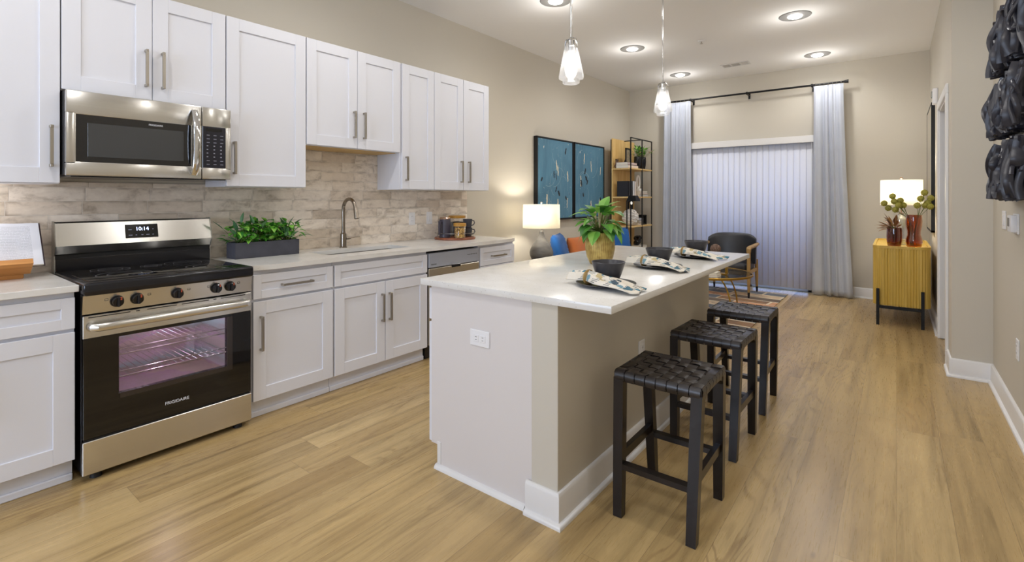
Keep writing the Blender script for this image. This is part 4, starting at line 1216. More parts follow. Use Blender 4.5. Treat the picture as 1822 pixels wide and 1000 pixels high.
# ---------------------------------------------------------------- ceiling fittings
def downlight(c, label):
    t = thing('recessed_downlight', label, 'ceiling light', (c[0], c[1], CEIL), 'recessed ceiling downlights')
    obj('trim_ring', B().lathe([(.064, -.001), (.066, -.006), (.086, -.008), (.140, -.006), (.146, 0)], c[0], c[1], CEIL, 40, False, False), M['baffle'], t)
    obj('lens', B().lathe([(.0655, -.004), (.062, -.014), (.044, -.022), (.001, -.025)], c[0], c[1], CEIL, 32, False, False), M['bright'], t)
    lamp('downlight_beam', 'SPOT', (c[0], c[1], CEIL - .040), LIGHTS_DOWN, (1, .98, .96), t, spot_size=math.radians(166), spot_blend=.6, shadow_soft_size=.06)
    lamp('downlight_spill', 'POINT', (c[0], c[1], CEIL - .22), LIGHTS_DOWN * .12, (1, .98, .96), t, shadow_soft_size=.06)
for x, y, l in ((-2.48, 3.85, 'recessed downlight over the gap between island and tall worktop end, cut by the top edge'),
                (-2.54, 5.66, 'recessed downlight behind the near glass pendant, before the blue paintings'),
                (-.80, 5.63, 'recessed downlight on the window side over the open floor, largest in view'),
                (-.795, 7.33, 'recessed downlight close to the back wall above the curtain rod end'),
                (-2.52, 7.29, 'recessed downlight by the far corner beyond the far glass pendant'),
                (-.12, 3.60, 'recessed downlight over the bare floor beside the far stool'),
                (-2.48, 2.00, 'recessed downlight over the aisle before the sink'),
                (-.12, 1.95, 'recessed downlight over the bare floor beside the near stool'),
                (-2.48, .20, 'recessed downlight over the aisle before the range'),
                (-.80, .20, 'recessed downlight over the bare floor before the camera'),
                (-1.60, -1.70, 'recessed downlight near the added rear window')):
    downlight((x, y), l)
vt = thing('ceiling_vent', 'white slotted air vent in the ceiling near the back wall', 'vent', (-1.73, 7.18, CEIL))
v = B().box(-1.905, -1.555, 7.095, 7.110, CEIL - .008, CEIL, .002).box(-1.905, -1.555, 7.255, 7.270, CEIL - .008, CEIL, .002)
for xx in (-1.905, -1.795, -1.675, -1.570): v.box(xx, xx + .015, 7.095, 7.270, CEIL - .008, CEIL, .002)
obj('frame', v, M['trim'], vt)
for x0, x1 in ((-1.890, -1.795), (-1.780, -1.675), (-1.660, -1.570)):
    lv = B(); n = 7 if x0 > -1.7 else 14
    for k in range(n):
        q = x0 + (x1 - x0) * (k + .5) / n
        sl = .006 if x0 < -1.7 else -.005
        lv.bar((q, 7.108, CEIL - .004), (q, 7.257, CEIL - .004), .0010 if x0 > -1.7 else .0022, .009, up=(sl, 0, .004))
    obj('louvres', lv, M['trim'], vt)
obj('duct_back', B().box(-1.89, -1.57, 7.11, 7.255, CEIL - .0015, CEIL - .0005), M['dark_gap'], vt)
sp_ = thing('sprinkler_head', 'small white fire sprinkler in the ceiling between the downlights', 'sprinkler', (-1.785, 5.875, CEIL))
obj('escutcheon', B().lathe([(.040, 0), (.038, -.006), (.012, -.009)], -1.785, 5.875, CEIL, 24, False, True), M['trim'], sp_)
obj('deflector', B().cyl((-1.785, 5.875, CEIL - .006), (-1.785, 5.875, CEIL - .030), .006, None, 10).lathe([(.001, -.031), (.018, -.031), (.018, -.033), (.001, -.033)], -1.785, 5.875, CEIL, 16, False, False), M['nickel'], sp_)

# ---------------------------------------------------------------- patio door dressing
BX0, BX1, BY = -2.565, -.895, 7.892
vb = thing('vertical_blind', 'closed white vertical blind under a white valance across the patio door', 'blind', (-1.73, BY, 0))
obj('valance', B().box(BX0 - .006, BX1 + .012, BY - .055, BY - .043, 2.072, 2.165, .003).box(BX0 - .006, BX0 + .006, BY - .05, YB - .001, 2.072, 2.165, .003).box(BX1, BX1 + .012, BY - .05, YB - .001, 2.072, 2.165, .003), M['trim'], vb)
obj('head_rail', B().box(BX0 + .01, BX1 - .005, BY - .02, BY + .02, 2.095, 2.135), M['trim'], vb)
NV = 21; pitch = (BX1 - BX0 - .03) / NV
for k in range(NV):
    cxv = BX0 + .015 + pitch * (k + .5); w2 = .0465
    def f(u, v, cxv=cxv):
        s = u * 2 - 1
        a = .10
        return (cxv + s * w2 * math.cos(a), BY - s * w2 * math.sin(a) - .006 * (1 - s * s), .045 + 2.055 * v)
    obj('vane', B().grid(6, 1, f), M['blind'], vb, smooth=60, recalc=False, mods=[('SOLIDIFY', {'thickness': .0012})])
obj('wand', B().cyl((BX1 - .02, BY - .035, 1.02), (BX1 - .02, BY - .035, 2.09), .004, None, 8), M['white_plastic'], vb)

rod = thing('curtain_rod', 'black metal curtain rod mounted high over the patio door', 'curtain rod', (-1.74, 7.785, 2.83))
obj('pole', B().cyl((-3.03, 7.785, 2.832), (-.545, 7.785, 2.832), .0135, None, 14), M['black_metal'], rod)
for x, sgn in ((-3.03, -1), (-.545, 1)):
    obj('finial', B().tube([(x, 7.785, 2.832), (x + sgn * .012, 7.785, 2.832), (x + sgn * .035, 7.785, 2.832), (x + sgn * .05, 7.785, 2.832)], [.0135, .019, .022, .025], 16), M['black_metal'], rod)
for x in (-2.53, -.905, -1.72):
    obj('bracket', B().box(x - .010, x + .010, 7.785, YB, 2.812, 2.828, .002).box(x - .014, x + .014, YB - .008, YB, 2.77, 2.86, .002).cyl((x - .011, 7.785, 2.832), (x + .011, 7.785, 2.832), .020, None, 14), M['black_metal'], rod)


def curtain(label, xa0, xa1, xb0, xb1, seed, folds):
    """xa: edges at the rod, xb: edges at the floor"""
    rnd = random.Random(seed)
    c = thing('curtain', label, 'curtain', ((xa0 + xa1) / 2, 7.785, 0), 'blue grey linen curtains')
    ph = [rnd.uniform(0, 6.28) for _ in range(4)]
    def f(u, v):
        t = 1 - v; t = t ** 1.4
        x = (xa0 + (xa1 - xa0) * u) * (1 - t) + (xb0 + (xb1 - xb0) * u) * t
        uu = u + .05 * math.sin(u * 9 + ph[0])
        amp = (.020 + .022 * t) * (.45 + .55 * math.sin(u * 5.1 + ph[1]) ** 2)
        y = 7.775 + amp * math.sin(2 * PI * folds * uu + ph[2] + .25 * math.sin(v * 3)) + .006 * math.sin(2 * PI * folds * 2.3 * uu + ph[3])
        if v > .985: y = 7.7852 + (y - 7.7852) * .6
        return (x, min(y, 7.828), .018 + 2.795 * v)
    obj('cloth', B().grid(110, 40, f), M['curtain'], c, smooth=70, recalc=False, mods=[('SOLIDIFY', {'thickness': .003})])
    for k in range(7):
        x = xa0 + (xa1 - xa0) * (k + .5) / 7
        obj('ring', B().tube([(x, 7.785 + .0195 * math.cos(2 * PI * q / 16), 2.832 + .0195 * math.sin(2 * PI * q / 16)) for q in range(16)], .0022, 5, closed=True), M['nickel'], c)
curtain('blue grey linen curtain hanging on the bookcase side of the patio door', -2.950, -2.530, -2.985, -2.495, 3, 5)
curtain('blue grey linen curtain hanging on the sideboard side of the patio door', -.885, -.550, -.905, -.440, 8, 4)

# ---------------------------------------------------------------- rug, chair, glass table
tag(obj('area_rug', B().box(-3.05, -1.160, 5.10, 7.56, .0005, .011, .003), M['rug']), 'patchwork rug in grey, rust and cream under the armchair', 'rug')

ch = thing('armchair', 'black leather armchair with curved ash arms before the patio door', 'chair', (-1.82, 7.24, .011))
AX0, AX1, AY0, AY1 = -2.125, -1.515, 6.955, 7.510
def leg(b, x, y, ztop, lean=0.0, r1=.0235):
    b.tube([(x, y + lean, .085), (x, y + lean * .6, .25), (x, y, ztop)], [.0155, .0215, r1], 14); return b
for x in (AX0, AX1):
    sg = 1 if x == AX1 else -1
    l = obj('leg', leg(B(), x, AY0, .625, 0), M['chairwood'], ch)
    obj('leg_tip', B().tube([(x, AY0, .011), (x, AY0, .086)], [.0115, .0155], 14), M['ferrule'], l)
    l = obj('leg', leg(B(), x + sg * -.02, AY1 - .02, .46, .04), M['chairwood'], ch)
    obj('leg_tip', B().tube([(x + sg * -.02, AY1 + .022, .011), (x + sg * -.02, AY1 + .020, .086)], [.0115, .0155], 14), M['ferrule'], l)
    obj('arm', B().tube([(x, AY0 - .004, .600), (x, AY0 - .002, .640), (x, AY0 + .020, .658), (x, AY0 + .12, .662), (x + sg * .015, AY0 + .30, .672), (x + sg * .012, AY1 - .10, .684)], [.0235, .026, .027, .027, .027, .022], 12, flat=(.9, 1.15), up=(0, 0, 1)), M['chairwood'], ch)
obj('seat_frame', B().box(AX0 + .012, AX1 - .012, AY0 - .005, AY1 - .01, .300, .345, .006), M['chairwood'], ch)
obj('seat_cushion', B().box(AX0 + .028, AX1 - .028, AY0 - .015, AY1 - .06, .335, .455, .040, 4), M['blackleather'], ch, smooth=60)
bb = B()
sec = []
for k in range(17):
    u = k / 16; a = (u - .5) * 2
    x = (AX0 + AX1) / 2 + a * .315
    y = AY1 - .075 - .115 * abs(a) ** 2.4
    top = .822 - .055 * abs(a) ** 6 - .012 * a * a
    th = .034 * (1 - .25 * abs(a) ** 6)
    ring = []
    for (oy, oz) in ((-th, .42), (-th, .60), (-th * .95, top - .05), (-th * .6, top - .010), (0, top), (th * .6, top - .012), (th, top - .06), (th, .60), (th * .8, .42)):
        ring.append((x, y + oy + (oz - .42) * .10, oz))
    sec.append(bb.ring(ring))
bb.skin(sec)
obj('backrest', bb, M['blackleather'], ch, smooth=60)

tb = thing('coffee_table', 'round smoked glass coffee table on a curved gold frame', 'table', (-1.75, 5.92, .011))
TCX, TCY, TRr, TZ = -1.775, 5.93, .515, .445
obj('glass_top', B().lathe([(.001, 0), (TRr - .012, 0), (TRr - .008, .004), (TRr - .012, .008), (.001, .008)], TCX, TCY, TZ + .002, 64, False, False), M['tableglass'], tb)
obj('rim', B().tube([(TCX + TRr * math.cos(2 * PI * k / 64), TCY + TRr * math.sin(2 * PI * k / 64), TZ) for k in range(64)], .011, 8, closed=True, flat=(1.2, .6)), M['gold'], tb)
for k in range(4):
    a = PI / 4 + k * PI / 2 + .15; ca, sa = math.cos(a), math.sin(a)
    P = [(TCX + ca * (.20 + .265 * math.sin(PI / 2 * q / 12)), TCY + sa * (.20 + .265 * math.sin(PI / 2 * q / 12)), .020 + (TZ - .028) * math.cos(PI / 2 * q / 12)) for q in range(13)]
    obj('leg', B().tube(P, .0085, 8), M['gold'], tb)
TT2 = TZ + .0102
for i, (z, w, d, m, l) in enumerate(((0, .20, .15, 'bookcream', 'white book at the bottom of the pile on the glass table'), (.0265, .185, .14, 'paper', 'white book on top of the pile on the glass table'))):
    bo = thing('book', l, 'book', (-1.62, 5.62, TT2 + z), 'books on the glass table')
    obj('cover', B().box(-1.62 - w / 2, -1.62 + w / 2, 5.62 - d / 2, 5.62 + d / 2, TT2 + z, TT2 + z + .004).box(-1.62 - w / 2, -1.62 + w / 2, 5.62 - d / 2, 5.62 + d / 2, TT2 + z + .022, TT2 + z + .026).box(-1.62 - w / 2, -1.62 + w / 2, 5.62 + d / 2 - .004, 5.62 + d / 2, TT2 + z, TT2 + z + .026), M[m], bo)
    obj('pages', B().box(-1.62 - w / 2 + .003, -1.62 + w / 2 - .003, 5.62 - d / 2 + .003, 5.62 + d / 2 - .005, TT2 + z + .004, TT2 + z + .022), M['paper'], bo)
kn = B()
for k in range(3):
    a = k * 2.1
    kn.tube([(-1.62 + .045 * math.cos(2 * PI * q / 20 + a) , 5.62 + .028 * math.sin(2 * PI * q / 20) + .01 * k, TT2 + .072 + .016 * math.sin(4 * PI * q / 20 + a)) for q in range(20)], .0075, 8, closed=True)
tag(obj('chain_knot', kn, M['black_matte']), 'black chain link ornament lying on the white books', 'ornament')
st_ = thing('pedestal_stand', 'gold pedestal stand with square posts on the glass coffee table', 'stand', (-1.585, 5.83, TT2))
obj('base', B().box(-1.665, -1.490, 5.80, 5.90, TT2, TT2 + .012, .002), M['gold'], st_)
for x in (-1.655, -1.580, -1.500): obj('post', B().box(x - .014, x + .014, 5.825, 5.853, TT2 + .011, TT2 + .212, .002), M['gold'], st_)
obj('top', B().box(-1.668, -1.486, 5.79, 5.89, TT2 + .210, TT2 + .224, .002), M['darkwood'], st_)
ball = B().sphere((-1.618, 5.84, TT2 + .224 + .054), .053, 20)
for k in range(14):
    a = k * 2.39996; ax = Vector((math.cos(a), math.sin(a), (k / 7) - 1)).normalized(); e1 = ax.orthogonal().normalized(); e2 = ax.cross(e1)
    c = Vector((-1.618, 5.84, TT2 + .224 + .054))
    ball.tube([c + (e1 * math.cos(2 * PI * q / 24) + e2 * math.sin(2 * PI * q / 24)) * .052 for q in range(24)], .006, 5, closed=True)
tag(obj('woven_ball', ball, M['weave']), 'brown woven rattan ball on the gold pedestal stand', 'ornament')

# ---------------------------------------------------------------- sofa against the left wall, its cushions, side tables and lamps
so = thing('sofa', 'low oatmeal sofa along the wall beneath the blue paintings', 'sofa', (-3.15, 5.95, .0115))
obj('frame', B().box(-3.56, -2.72, 5.02, 6.62, .10, .30, .02, 2), M['sofacloth'], so)
obj('backrest', B().box(-3.57, -3.38, 5.02, 6.62, .28, .66, .05, 4), M['sofacloth'], so, smooth=60)
for a, c_ in ((5.03, 5.82), (5.825, 6.61)): obj('seat_cushion', B().box(-3.39, -2.70, a, c_, .295, .43, .05, 4), M['sofacloth'], so, smooth=60)
for x in (-3.50, -2.80):
    for y in (5.10, 6.54): obj('leg', B().tube([(x, y, .0115 if x > -3.05 else 0), (x, y, .11)], [.016, .022], 10), M['darkwood'], so)


def cushion(label, c, size, mat, ry, rz, quilt=False):
    b = B(); n = 22
    for sgn in (1, -1):
        def f(u, v, sgn=sgn):
            s, t = u * 2 - 1, v * 2 - 1
            k = max(0, (1 - s ** 4)) * max(0, (1 - t ** 4)); pin = 1 - .06 * (1 - abs(s * t)) * (s * s + t * t) * .5
            d = .075 * k ** .55
            if quilt: d += .010 * k * math.cos(s * 15 + t * 15) * math.cos(s * 15 - t * 15)
            return (sgn * d, s * size / 2 * pin, t * size / 2 * pin)
        b.grid(n, n, f)
    bmesh.ops.remove_doubles(b.bm, verts=b.bm.verts[:], dist=.0005)
    o = obj('cushion', b, mat, None, smooth=75)
    o.location = c; o.rotation_euler = (0, ry, rz)
    return tag(o, label, 'cushion', None)
cushion('plain blue cushion with a knotted corner leaning nearest the grey lamp', (-3.26, 5.17, .655), .44, M['bluecloth'], -.25, .35, True)
cushion('rust orange cushion beside the blue one behind the gold plant pot', (-3.24, 5.56, .622), .38, M['orangecloth'], -.25, 0)
cushion('quilted blue cushion at the bookcase end of the sofa', (-3.20, 6.62, .675), .42, M['bluecloth'], -.22, -.55, True)

ta = thing('side_table', 'round black side table carrying the grey lamp beside the sofa', 'side table', (-3.22, 4.70, 0))
obj('top', B().lathe([(.001, 0), (.235, 0), (.24, .006), (.24, .018), (.001, .02)], -3.22, 4.70, .535, 40, False, False), M['darkwood'], ta)
for k in range(3):
    a = k * 2 * PI / 3 + .4
    obj('leg', B().cyl((-3.22 + .20 * math.cos(a), 4.70 + .20 * math.sin(a), 0), (-3.22 + .15 * math.cos(a), 4.70 + .15 * math.sin(a), .54), .011, None, 10), M['darkwood'], ta)


def table_lamp(label, c, body, mat, sh, zs0, zs1, cap='chrome', watts=LIGHTS_LAMP):
    t = thing('table_lamp', label, 'lamp', c)
    obj('base', B().lathe(body, c[0], c[1], c[2], 40, True, True), mat, t, smooth=50)
    zt = c[2] + body[-1][1]
    obj('stem', B().cyl((c[0], c[1], zt - .002), (c[0], c[1], zs0 + .10), .008, None, 12).lathe([(.022, 0), (.022, .012), (.008, .016)], c[0], c[1], zt - .001, 20), M[cap], t)
    s = obj('lamp_shade', B().lathe([(sh, 0), (sh * .985, zs1 - zs0)], c[0], c[1], zs0, 56, False, False), M['shade'], t, smooth=60, mods=[('SOLIDIFY', {'thickness': .002})])
    rb = B()
    for k in range(3):
        a = k * 2 * PI / 3; rb.cyl((c[0], c[1], zs1 - .03), (c[0] + sh * .98 * math.cos(a), c[1] + sh * .98 * math.sin(a), zs1 - .008), .002, None, 6)
    rb.cyl((c[0], c[1], zs0 + .09), (c[0], c[1], zs1 + .015), .003, None, 8)
    obj('spider', rb, M['chrome'], s)
    obj('finial', B().sphere((c[0], c[1], zs1 + .022), .013, 14), M[cap], t)
    obj('bulb', B().sphere((c[0] + .045, c[1], zs0 + .14), .03, 16, (1, 1, 1.2)), M['white_plastic'], t)
    lamp('lamp_light', 'POINT', (c[0], c[1], (zs0 + zs1) / 2 + .01), watts, (1, .93, .82), t, shadow_soft_size=.045)
    return t
table_lamp('grey pear-shaped ceramic lamp with a white drum shade beside the sofa', (-3.22, 4.70, .5555),
           [(.075, 0), (.085, .004), (.112, .050), (.132, .100), (.136, .130), (.128, .165), (.104, .215), (.070, .262), (.042, .305), (.030, .345), (.028, .365)], M['lampgrey'], .213, .968, 1.236)

fl = thing('floor_lamp', 'slim black floor lamp with an angular shade in front of the bookcase', 'lamp', (-3.12, 6.76, .0115))
obj('base', B().lathe([(.001, 0), (.10, 0), (.10, .014), (.012, .020), (.001, .02)], -3.12, 6.765, .0115, 32, False, False), M['black_metal'], fl)
obj('pole', B().cyl((-3.12, 6.765, .02), (-3.12, 6.765, 1.270), .0095, None, 10).cyl((-3.12, 6.765, 1.262), (-3.10, 6.93, 1.285), .007, None, 8), M['black_metal'], fl)
obj('shade', B().tube([(-3.10, 6.945, 1.262), (-3.10, 6.945, 1.278), (-3.10, 6.945, 1.345)], [.105, .104, .072], 4, up=(1, .0, 0)), M['black_metal'], fl)
obj('bulb', B().sphere((-3.11, 6.90, 1.235), .016, 12, (1, 1, 1.6)), M['dimbulb'], fl)

# ---------------------------------------------------------------- blue paintings
def painting(label, y0, y1, seed):
    t = thing('painting', label, 'painting', (XW, (y0 + y1) / 2, 1.02), 'blue abstract paintings')
    z0, z1 = 1.020, 2.092; xf = -3.552
    obj('frame', B().box(XW + .001, xf, y0, y0 + .018, z0, z1, .002).box(XW + .001, xf, y1 - .018, y1, z0, z1, .002).box(XW + .001, xf, y0, y1, z0, z0 + .018, .002).box(XW + .001, xf, y0, y1, z1 - .018, z1, .002).box(XW + .001, XW + .010, y0 + .01, y1 - .01, z0 + .01, z1 - .01), M['black_matte'], t)
    cv = obj('canvas', B().box(XW + .010, xf - .008, y0 + .020, y1 - .020, z0 + .020, z1 - .020, .002), M['painting'], t)
    rnd = random.Random(seed); xs = xf - .0075
    sc_, sd, spb = [], [], B()
    def dab(bb, y, z, L, w, lean):
        bb.append(B()); bb[-1].tube([(xs, y + lean * q / 8 + .004 * math.sin(q * 2.1 + y * 40), z - L * q / 8) for q in range(9)], [w * (.25 + .75 * math.sin(PI * (.12 + .8 * q / 8)) ** .7) * rnd.uniform(.75, 1.15) for q in range(9)], 6, flat=(.12, 1.0), up=(1, 0, 0))
    for k in range(6):
        dab(sc_, rnd.uniform(y0 + .12, y1 - .10), rnd.choice([rnd.uniform(1.60, 2.03), rnd.uniform(1.20, 1.45)]), rnd.uniform(.09, .17), rnd.uniform(.008, .016), rnd.uniform(-.02, .02))
    for k in range(7):
        dab(sd, rnd.uniform(y0 + .12, y1 - .12), rnd.uniform(1.20, 2.0), rnd.uniform(.04, .10), rnd.uniform(.008, .024), rnd.uniform(-.05, .05))
    for k in range(9):
        y = rnd.uniform(y0 + .15, y1 - .25); z = rnd.uniform(1.2, 1.9); r = rnd.uniform(.08, .22); a0 = rnd.uniform(0, 6)
        spb.tube([(xs, min(max(y + r * math.cos(a0 + q * .22), y0 + .03), y1 - .03), min(max(z + r * 1.2 * math.sin(a0 + q * .22), z0 + .03), z1 - .03)) for q in range(10)], .0022, 5, flat=(.2, 1.0), up=(1, 0, 0))
    [obj('paint_stroke', q, M['stroke_cream'], cv) for q in sc_]; [obj('paint_stroke', q, M['stroke_dark'], cv) for q in sd]; obj('pale_loops', spb, M['stroke_pale'], cv)
painting('blue abstract painting in a black frame, the one nearer the kitchen', 5.095, 5.975, 21)
painting('blue abstract painting in a black frame, the one nearer the bookcase', 6.010, 6.900, 34)

# ---------------------------------------------------------------- bookcase in the corner
bc = thing('bookcase', 'open bookcase with an oak back panel and thin black metal frame in the corner', 'bookcase', (-3.27, 7.31, 0))
SX0, SX1, SY0_, SY1_, SZT = -3.425, -3.130, 6.920, 7.715, 2.205
obj('back_panel', B().box(SX0 - .022, SX0, SY0_ + .005, SY1_, .05, SZT + .015, .002), M['oak_light'], bc)
for x, y in ((SX1, SY0_), (SX1, 7.335), (SX1, SY1_)): obj('post', B().box(x - .007, x + .007, y - .007, y + .007, 0, SZT + .012), M['black_metal'], bc)
for x, y in ((SX0 - .03, SY0_ + .012), (SX0 - .03, SY1_ - .012)): obj('post', B().box(x - .007, x + .007, y - .007, y + .007, 0, SZT), M['black_metal'], bc)
obj('top_rail', B().box(SX1 - .007, SX1 + .007, SY0_, SY1_, SZT, SZT + .014), M['black_metal'], bc)
obj('top_rail', B().box(SX0, SX1, 7.328, 7.342, SZT, SZT + .012), M['black_metal'], bc)
SH = [.10, .44, .885, 1.330, 1.762]
for z in SH:
    b = B().box(SX0, SX1 + .004, SY0_ + .004, SY1_ - .004, z - .022, z, .002)
    obj('shelf', b, M['oak_shelf'], bc)
S3, S2, S1, S0 = SH[4], SH[3], SH[2], SH[1]


def book_flat(label, c, wx, wy, h, mat, grp):
    t = thing('book', label, 'book', c, grp)
    x0, x1, y0, y1, z = c[0] - wx / 2, c[0] + wx / 2, c[1] - wy / 2, c[1] + wy / 2, c[2]
    obj('cover', B().box(x0, x1, y0, y1, z, z + .004).box(x0, x1, y0, y1, z + h - .004, z + h).box(x1 - .004, x1, y0, y1, z, z + h), mat, t)
    obj('pages', B().box(x0 + .003, x1 - .004, y0 + .004, y1 - .004, z + .004, z + h - .004), M['paper'], t)
def book_up(label, c, wx, th, h, mat, grp):
    t = thing('book', label, 'book', c, grp)
    x0, x1, y0, y1, z = c[0] - wx / 2, c[0] + wx / 2, c[1] - th / 2, c[1] + th / 2, c[2]
    obj('cover', B().box(x0, x1, y0, y0 + .004, z, z + h).box(x0, x1, y1 - .004, y1, z, z + h).box(x1 - .004, x1, y0, y1, z, z + h), mat, t)
    obj('pages', B().box(x0 + .003, x1 - .004, y0 + .004, y1 - .004, z + .003, z + h - .003), M['paper'], t)
g = 'books lying on the top shelf'
book_flat('blush book at the bottom of the pile on the top shelf', (-3.27, 7.10, S3), .20, .36, .045, M['bookcream'], g)
book_flat('cream book on top of the pile on the top shelf', (-3.275, 7.09, S3 + .0455), .19, .33, .042, M['bookpink'], g)
def frame_(name, label, c, w, h, mat, inner, rz=0.0, fr=.018, back=True):
    t = thing(name, label, 'photo frame', c)
    x, y, z = c
    obj('surround', B().box(x - .012, x + .006, y - w / 2, y - w / 2 + fr, z, z + h, .001).box(x - .012, x + .006, y + w / 2 - fr, y + w / 2, z, z + h, .001).box(x - .012, x + .006, y - w / 2, y + w / 2, z, z + fr, .001).box(x - .012, x + .006, y - w / 2, y + w / 2, z + h - fr, z + h, .001), mat, t)
    if back: obj('picture', B().box(x - .010, x - .004, y - w / 2 + fr * .5, y + w / 2 - fr * .5, z + fr * .5, z + h - fr * .5), inner, t)
    obj('strut', B().bar((x - .010, y, z + h * .6), (x - .07, y, z + .002), .012, .004), mat, t)
frame_('photo_frame', 'black photo frame standing on the books of the top shelf', (-3.295, 7.19, S3 + .088), .17, .23, M['black_matte'], M['photo'])
frame_('wire_frame', 'small brown wire box frame behind the books on the top shelf', (-3.395 + .02, 6.97, S3), .07, .14, M['weave'], M['photo'], back=False)
# two black face-like vases with greenery
def vase_plant(label, y, seed, n, spread, hue):
    t = thing('vase_with_greenery', label, 'vase', (-3.235, y, S3), 'black vases on the top shelf')
    obj('vase', B().lathe([(.030, 0), (.036, .004), (.050, .06), (.056, .13), (.054, .19), (.050, .20), (.047, .195), (.050, .13)], -3.235, y, S3, 28, True, False), M['black_enamel'], t)
    obj('handle', B().tube([(-3.235, y - .05, S3 + .16), (-3.215, y - .085, S3 + .12), (-3.21, y - .075, S3 + .05), (-3.225, y - .042, S3 + .03)], .009, 8), M['black_enamel'], t)
    rnd = random.Random(seed); b = B(); s = B(); fl_ = B()
    for k in range(n):
        a = rnd.uniform(0, 2 * PI); el = rnd.uniform(.45, 1.45); L = rnd.uniform(.05, spread)
        d = Vector((math.cos(a) * math.cos(el), math.sin(a) * math.cos(el), math.sin(el)))
        bp = Vector((-3.235, y, S3 + .185)) + d * L
        lf = rnd.uniform(.04, .07); b.leaf(bp, d, (0, 0, 1), lf, lf * .55, rnd.uniform(0, .6), .12, 4)
        s.tube([(-3.235, y, S3 + .17), bp], .0016, 4)
        if k % 9 == 0: fl_.sphere(bp, .013, 8)
    obj('leaves', b, M['herb'], t, smooth=60, recalc=False); obj('stems', s, M['stem'], t); obj('blossoms', fl_, M['copper'], t)
vase_plant('black vase with upright green fronds, the nearer of two on the top shelf', 7.40, 4, 40, .16, 0)
vase_plant('black vase with looser green and peach sprigs at the far end of the top shelf', 7.60, 6, 52, .19, 1)
g = 'books standing on the second shelf'
book_up('thick black book standing nearest on the second shelf', (-3.27, 6.985, S2), .19, .075, .235, M['bookblack'], g)
book_up('black book standing second on the second shelf', (-3.27, 7.055, S2), .185, .060, .235, M['bookblack'], g)
book_up('pale grey book standing beside the black books on the second shelf', (-3.27, 7.125, S2), .19, .075, .238, M['bookgrey'], g)
book_up('white book standing last beside the pale grey one on the second shelf', (-3.265, 7.192, S2), .18, .055, .232, M['bookcream'], g)
g = 'books lying on the second shelf'
for k, (l, m_) in enumerate((('white book at the bottom of the flat pile on the second shelf', 'bookgrey'), ('cream book in the middle of the flat pile on the second shelf', 'bookcream'), ('pale book on top of the flat pile on the second shelf', 'paper'))):
    book_flat(l, (-3.26, 7.49, S2 + k * .0305), .19, .33 - .03 * k, .030, M[m_], g)
sc2 = thing('ring_sculpture', 'pale leaf-shaped ring sculpture on the flat books of the second shelf', 'sculpture', (-3.25, 7.46, S2 + .0918))
obj('plinth', B().box(-3.29, -3.21, 7.41, 7.51, S2 + .0918, S2 + .13, .003), M['whiteceramic'], sc2)
obj('ring', B().tube([(-3.25, 7.46 + .050 * math.cos(2 * PI * k / 32), S2 + .13 + .098 + .100 * math.sin(2 * PI * k / 32)) for k in range(32)], .017, 8, closed=True), M['whiteceramic'], sc2)
ballw = B(); cen = Vector((-3.245, 7.16, S1 + .128))
ballw.sphere(cen, .112, 24)
for k in range(40):
    zz = 1 - 2 * (k + .5) / 40; a = k * 2.39996; r = math.sqrt(1 - zz * zz); nrm = Vector((r * math.cos(a), r * math.sin(a), zz)); e1 = nrm.orthogonal().normalized(); e2 = nrm.cross(e1)
    ballw.tube([cen + nrm * (.112 + .006 * math.sin(q)) + (e1 * math.cos(2 * PI * q / 12) + e2 * math.sin(2 * PI * q / 12)) * .030 for q in range(12)], .0095, 6, closed=True)
tag(obj('textured_globe', ballw, M['whiteceramic'], smooth=60), 'white coral-textured ball on the third shelf', 'ornament')
frame_('open_frame', 'tall open black frame standing at the back of the third shelf', (-3.37, 7.44, S1), .16, .375, M['black_matte'], M['photo'], back=False, fr=.022)
g = 'books lying on the third shelf'
for k in range(3):
    book_flat(('cream book at the bottom of the small pile on the third shelf', 'white book in the middle of the small pile on the third shelf', 'cream book on top of the small pile on the third shelf')[k], (-3.24, 7.37, S1 + k * .0365), .15, .16, .036, M[('bookcream', 'paper', 'bookgrey')[k]], g)
bk2 = thing('candle_box', 'square black candle box at the end of the third shelf', 'ornament', (-3.24, 7.56, S1))
obj('frame', B().box(-3.30, -3.18, 7.49, 7.51, S1, S1 + .155).box(-3.30, -3.18, 7.615, 7.635, S1, S1 + .155).box(-3.30, -3.18, 7.49, 7.635, S1, S1 + .018).box(-3.30, -3.18, 7.49, 7.635, S1 + .137, S1 + .155), M['black_matte'], bk2)
obj('candle', B().cyl((-3.24, 7.562, S1 + .0175), (-3.24, 7.562, S1 + .12), .022, None, 16), M['paper'], bk2)
g = 'books lying on the fourth shelf'
for k in range(3): book_flat(('tan book at the bottom of the pile on the fourth shelf', 'cream book in the middle of the pile on the fourth shelf', 'white book on top of the pile on the fourth shelf')[k], (-3.25, 7.45, S0 + k * .0405), .18, .28, .04, M[('bookcream', 'bookpink', 'paper')[k]], g)
kz = S0 + .1225; kb_ = B()
for k in range(3):
    kb_.tube([(-3.25 + .03 * math.sin(4 * PI * q / 24 + k), 7.44 + .055 * math.cos(2 * PI * q / 24 + k * .7), kz + .075 + .058 * math.sin(2 * PI * q / 24 + k * 1.9)) for q in range(24)], .0185, 8, closed=True)
tag(obj('knot_sculpture', kb_, M['black_enamel'], smooth=60), 'black knotted sculpture on the books of the fourth shelf', 'sculpture')

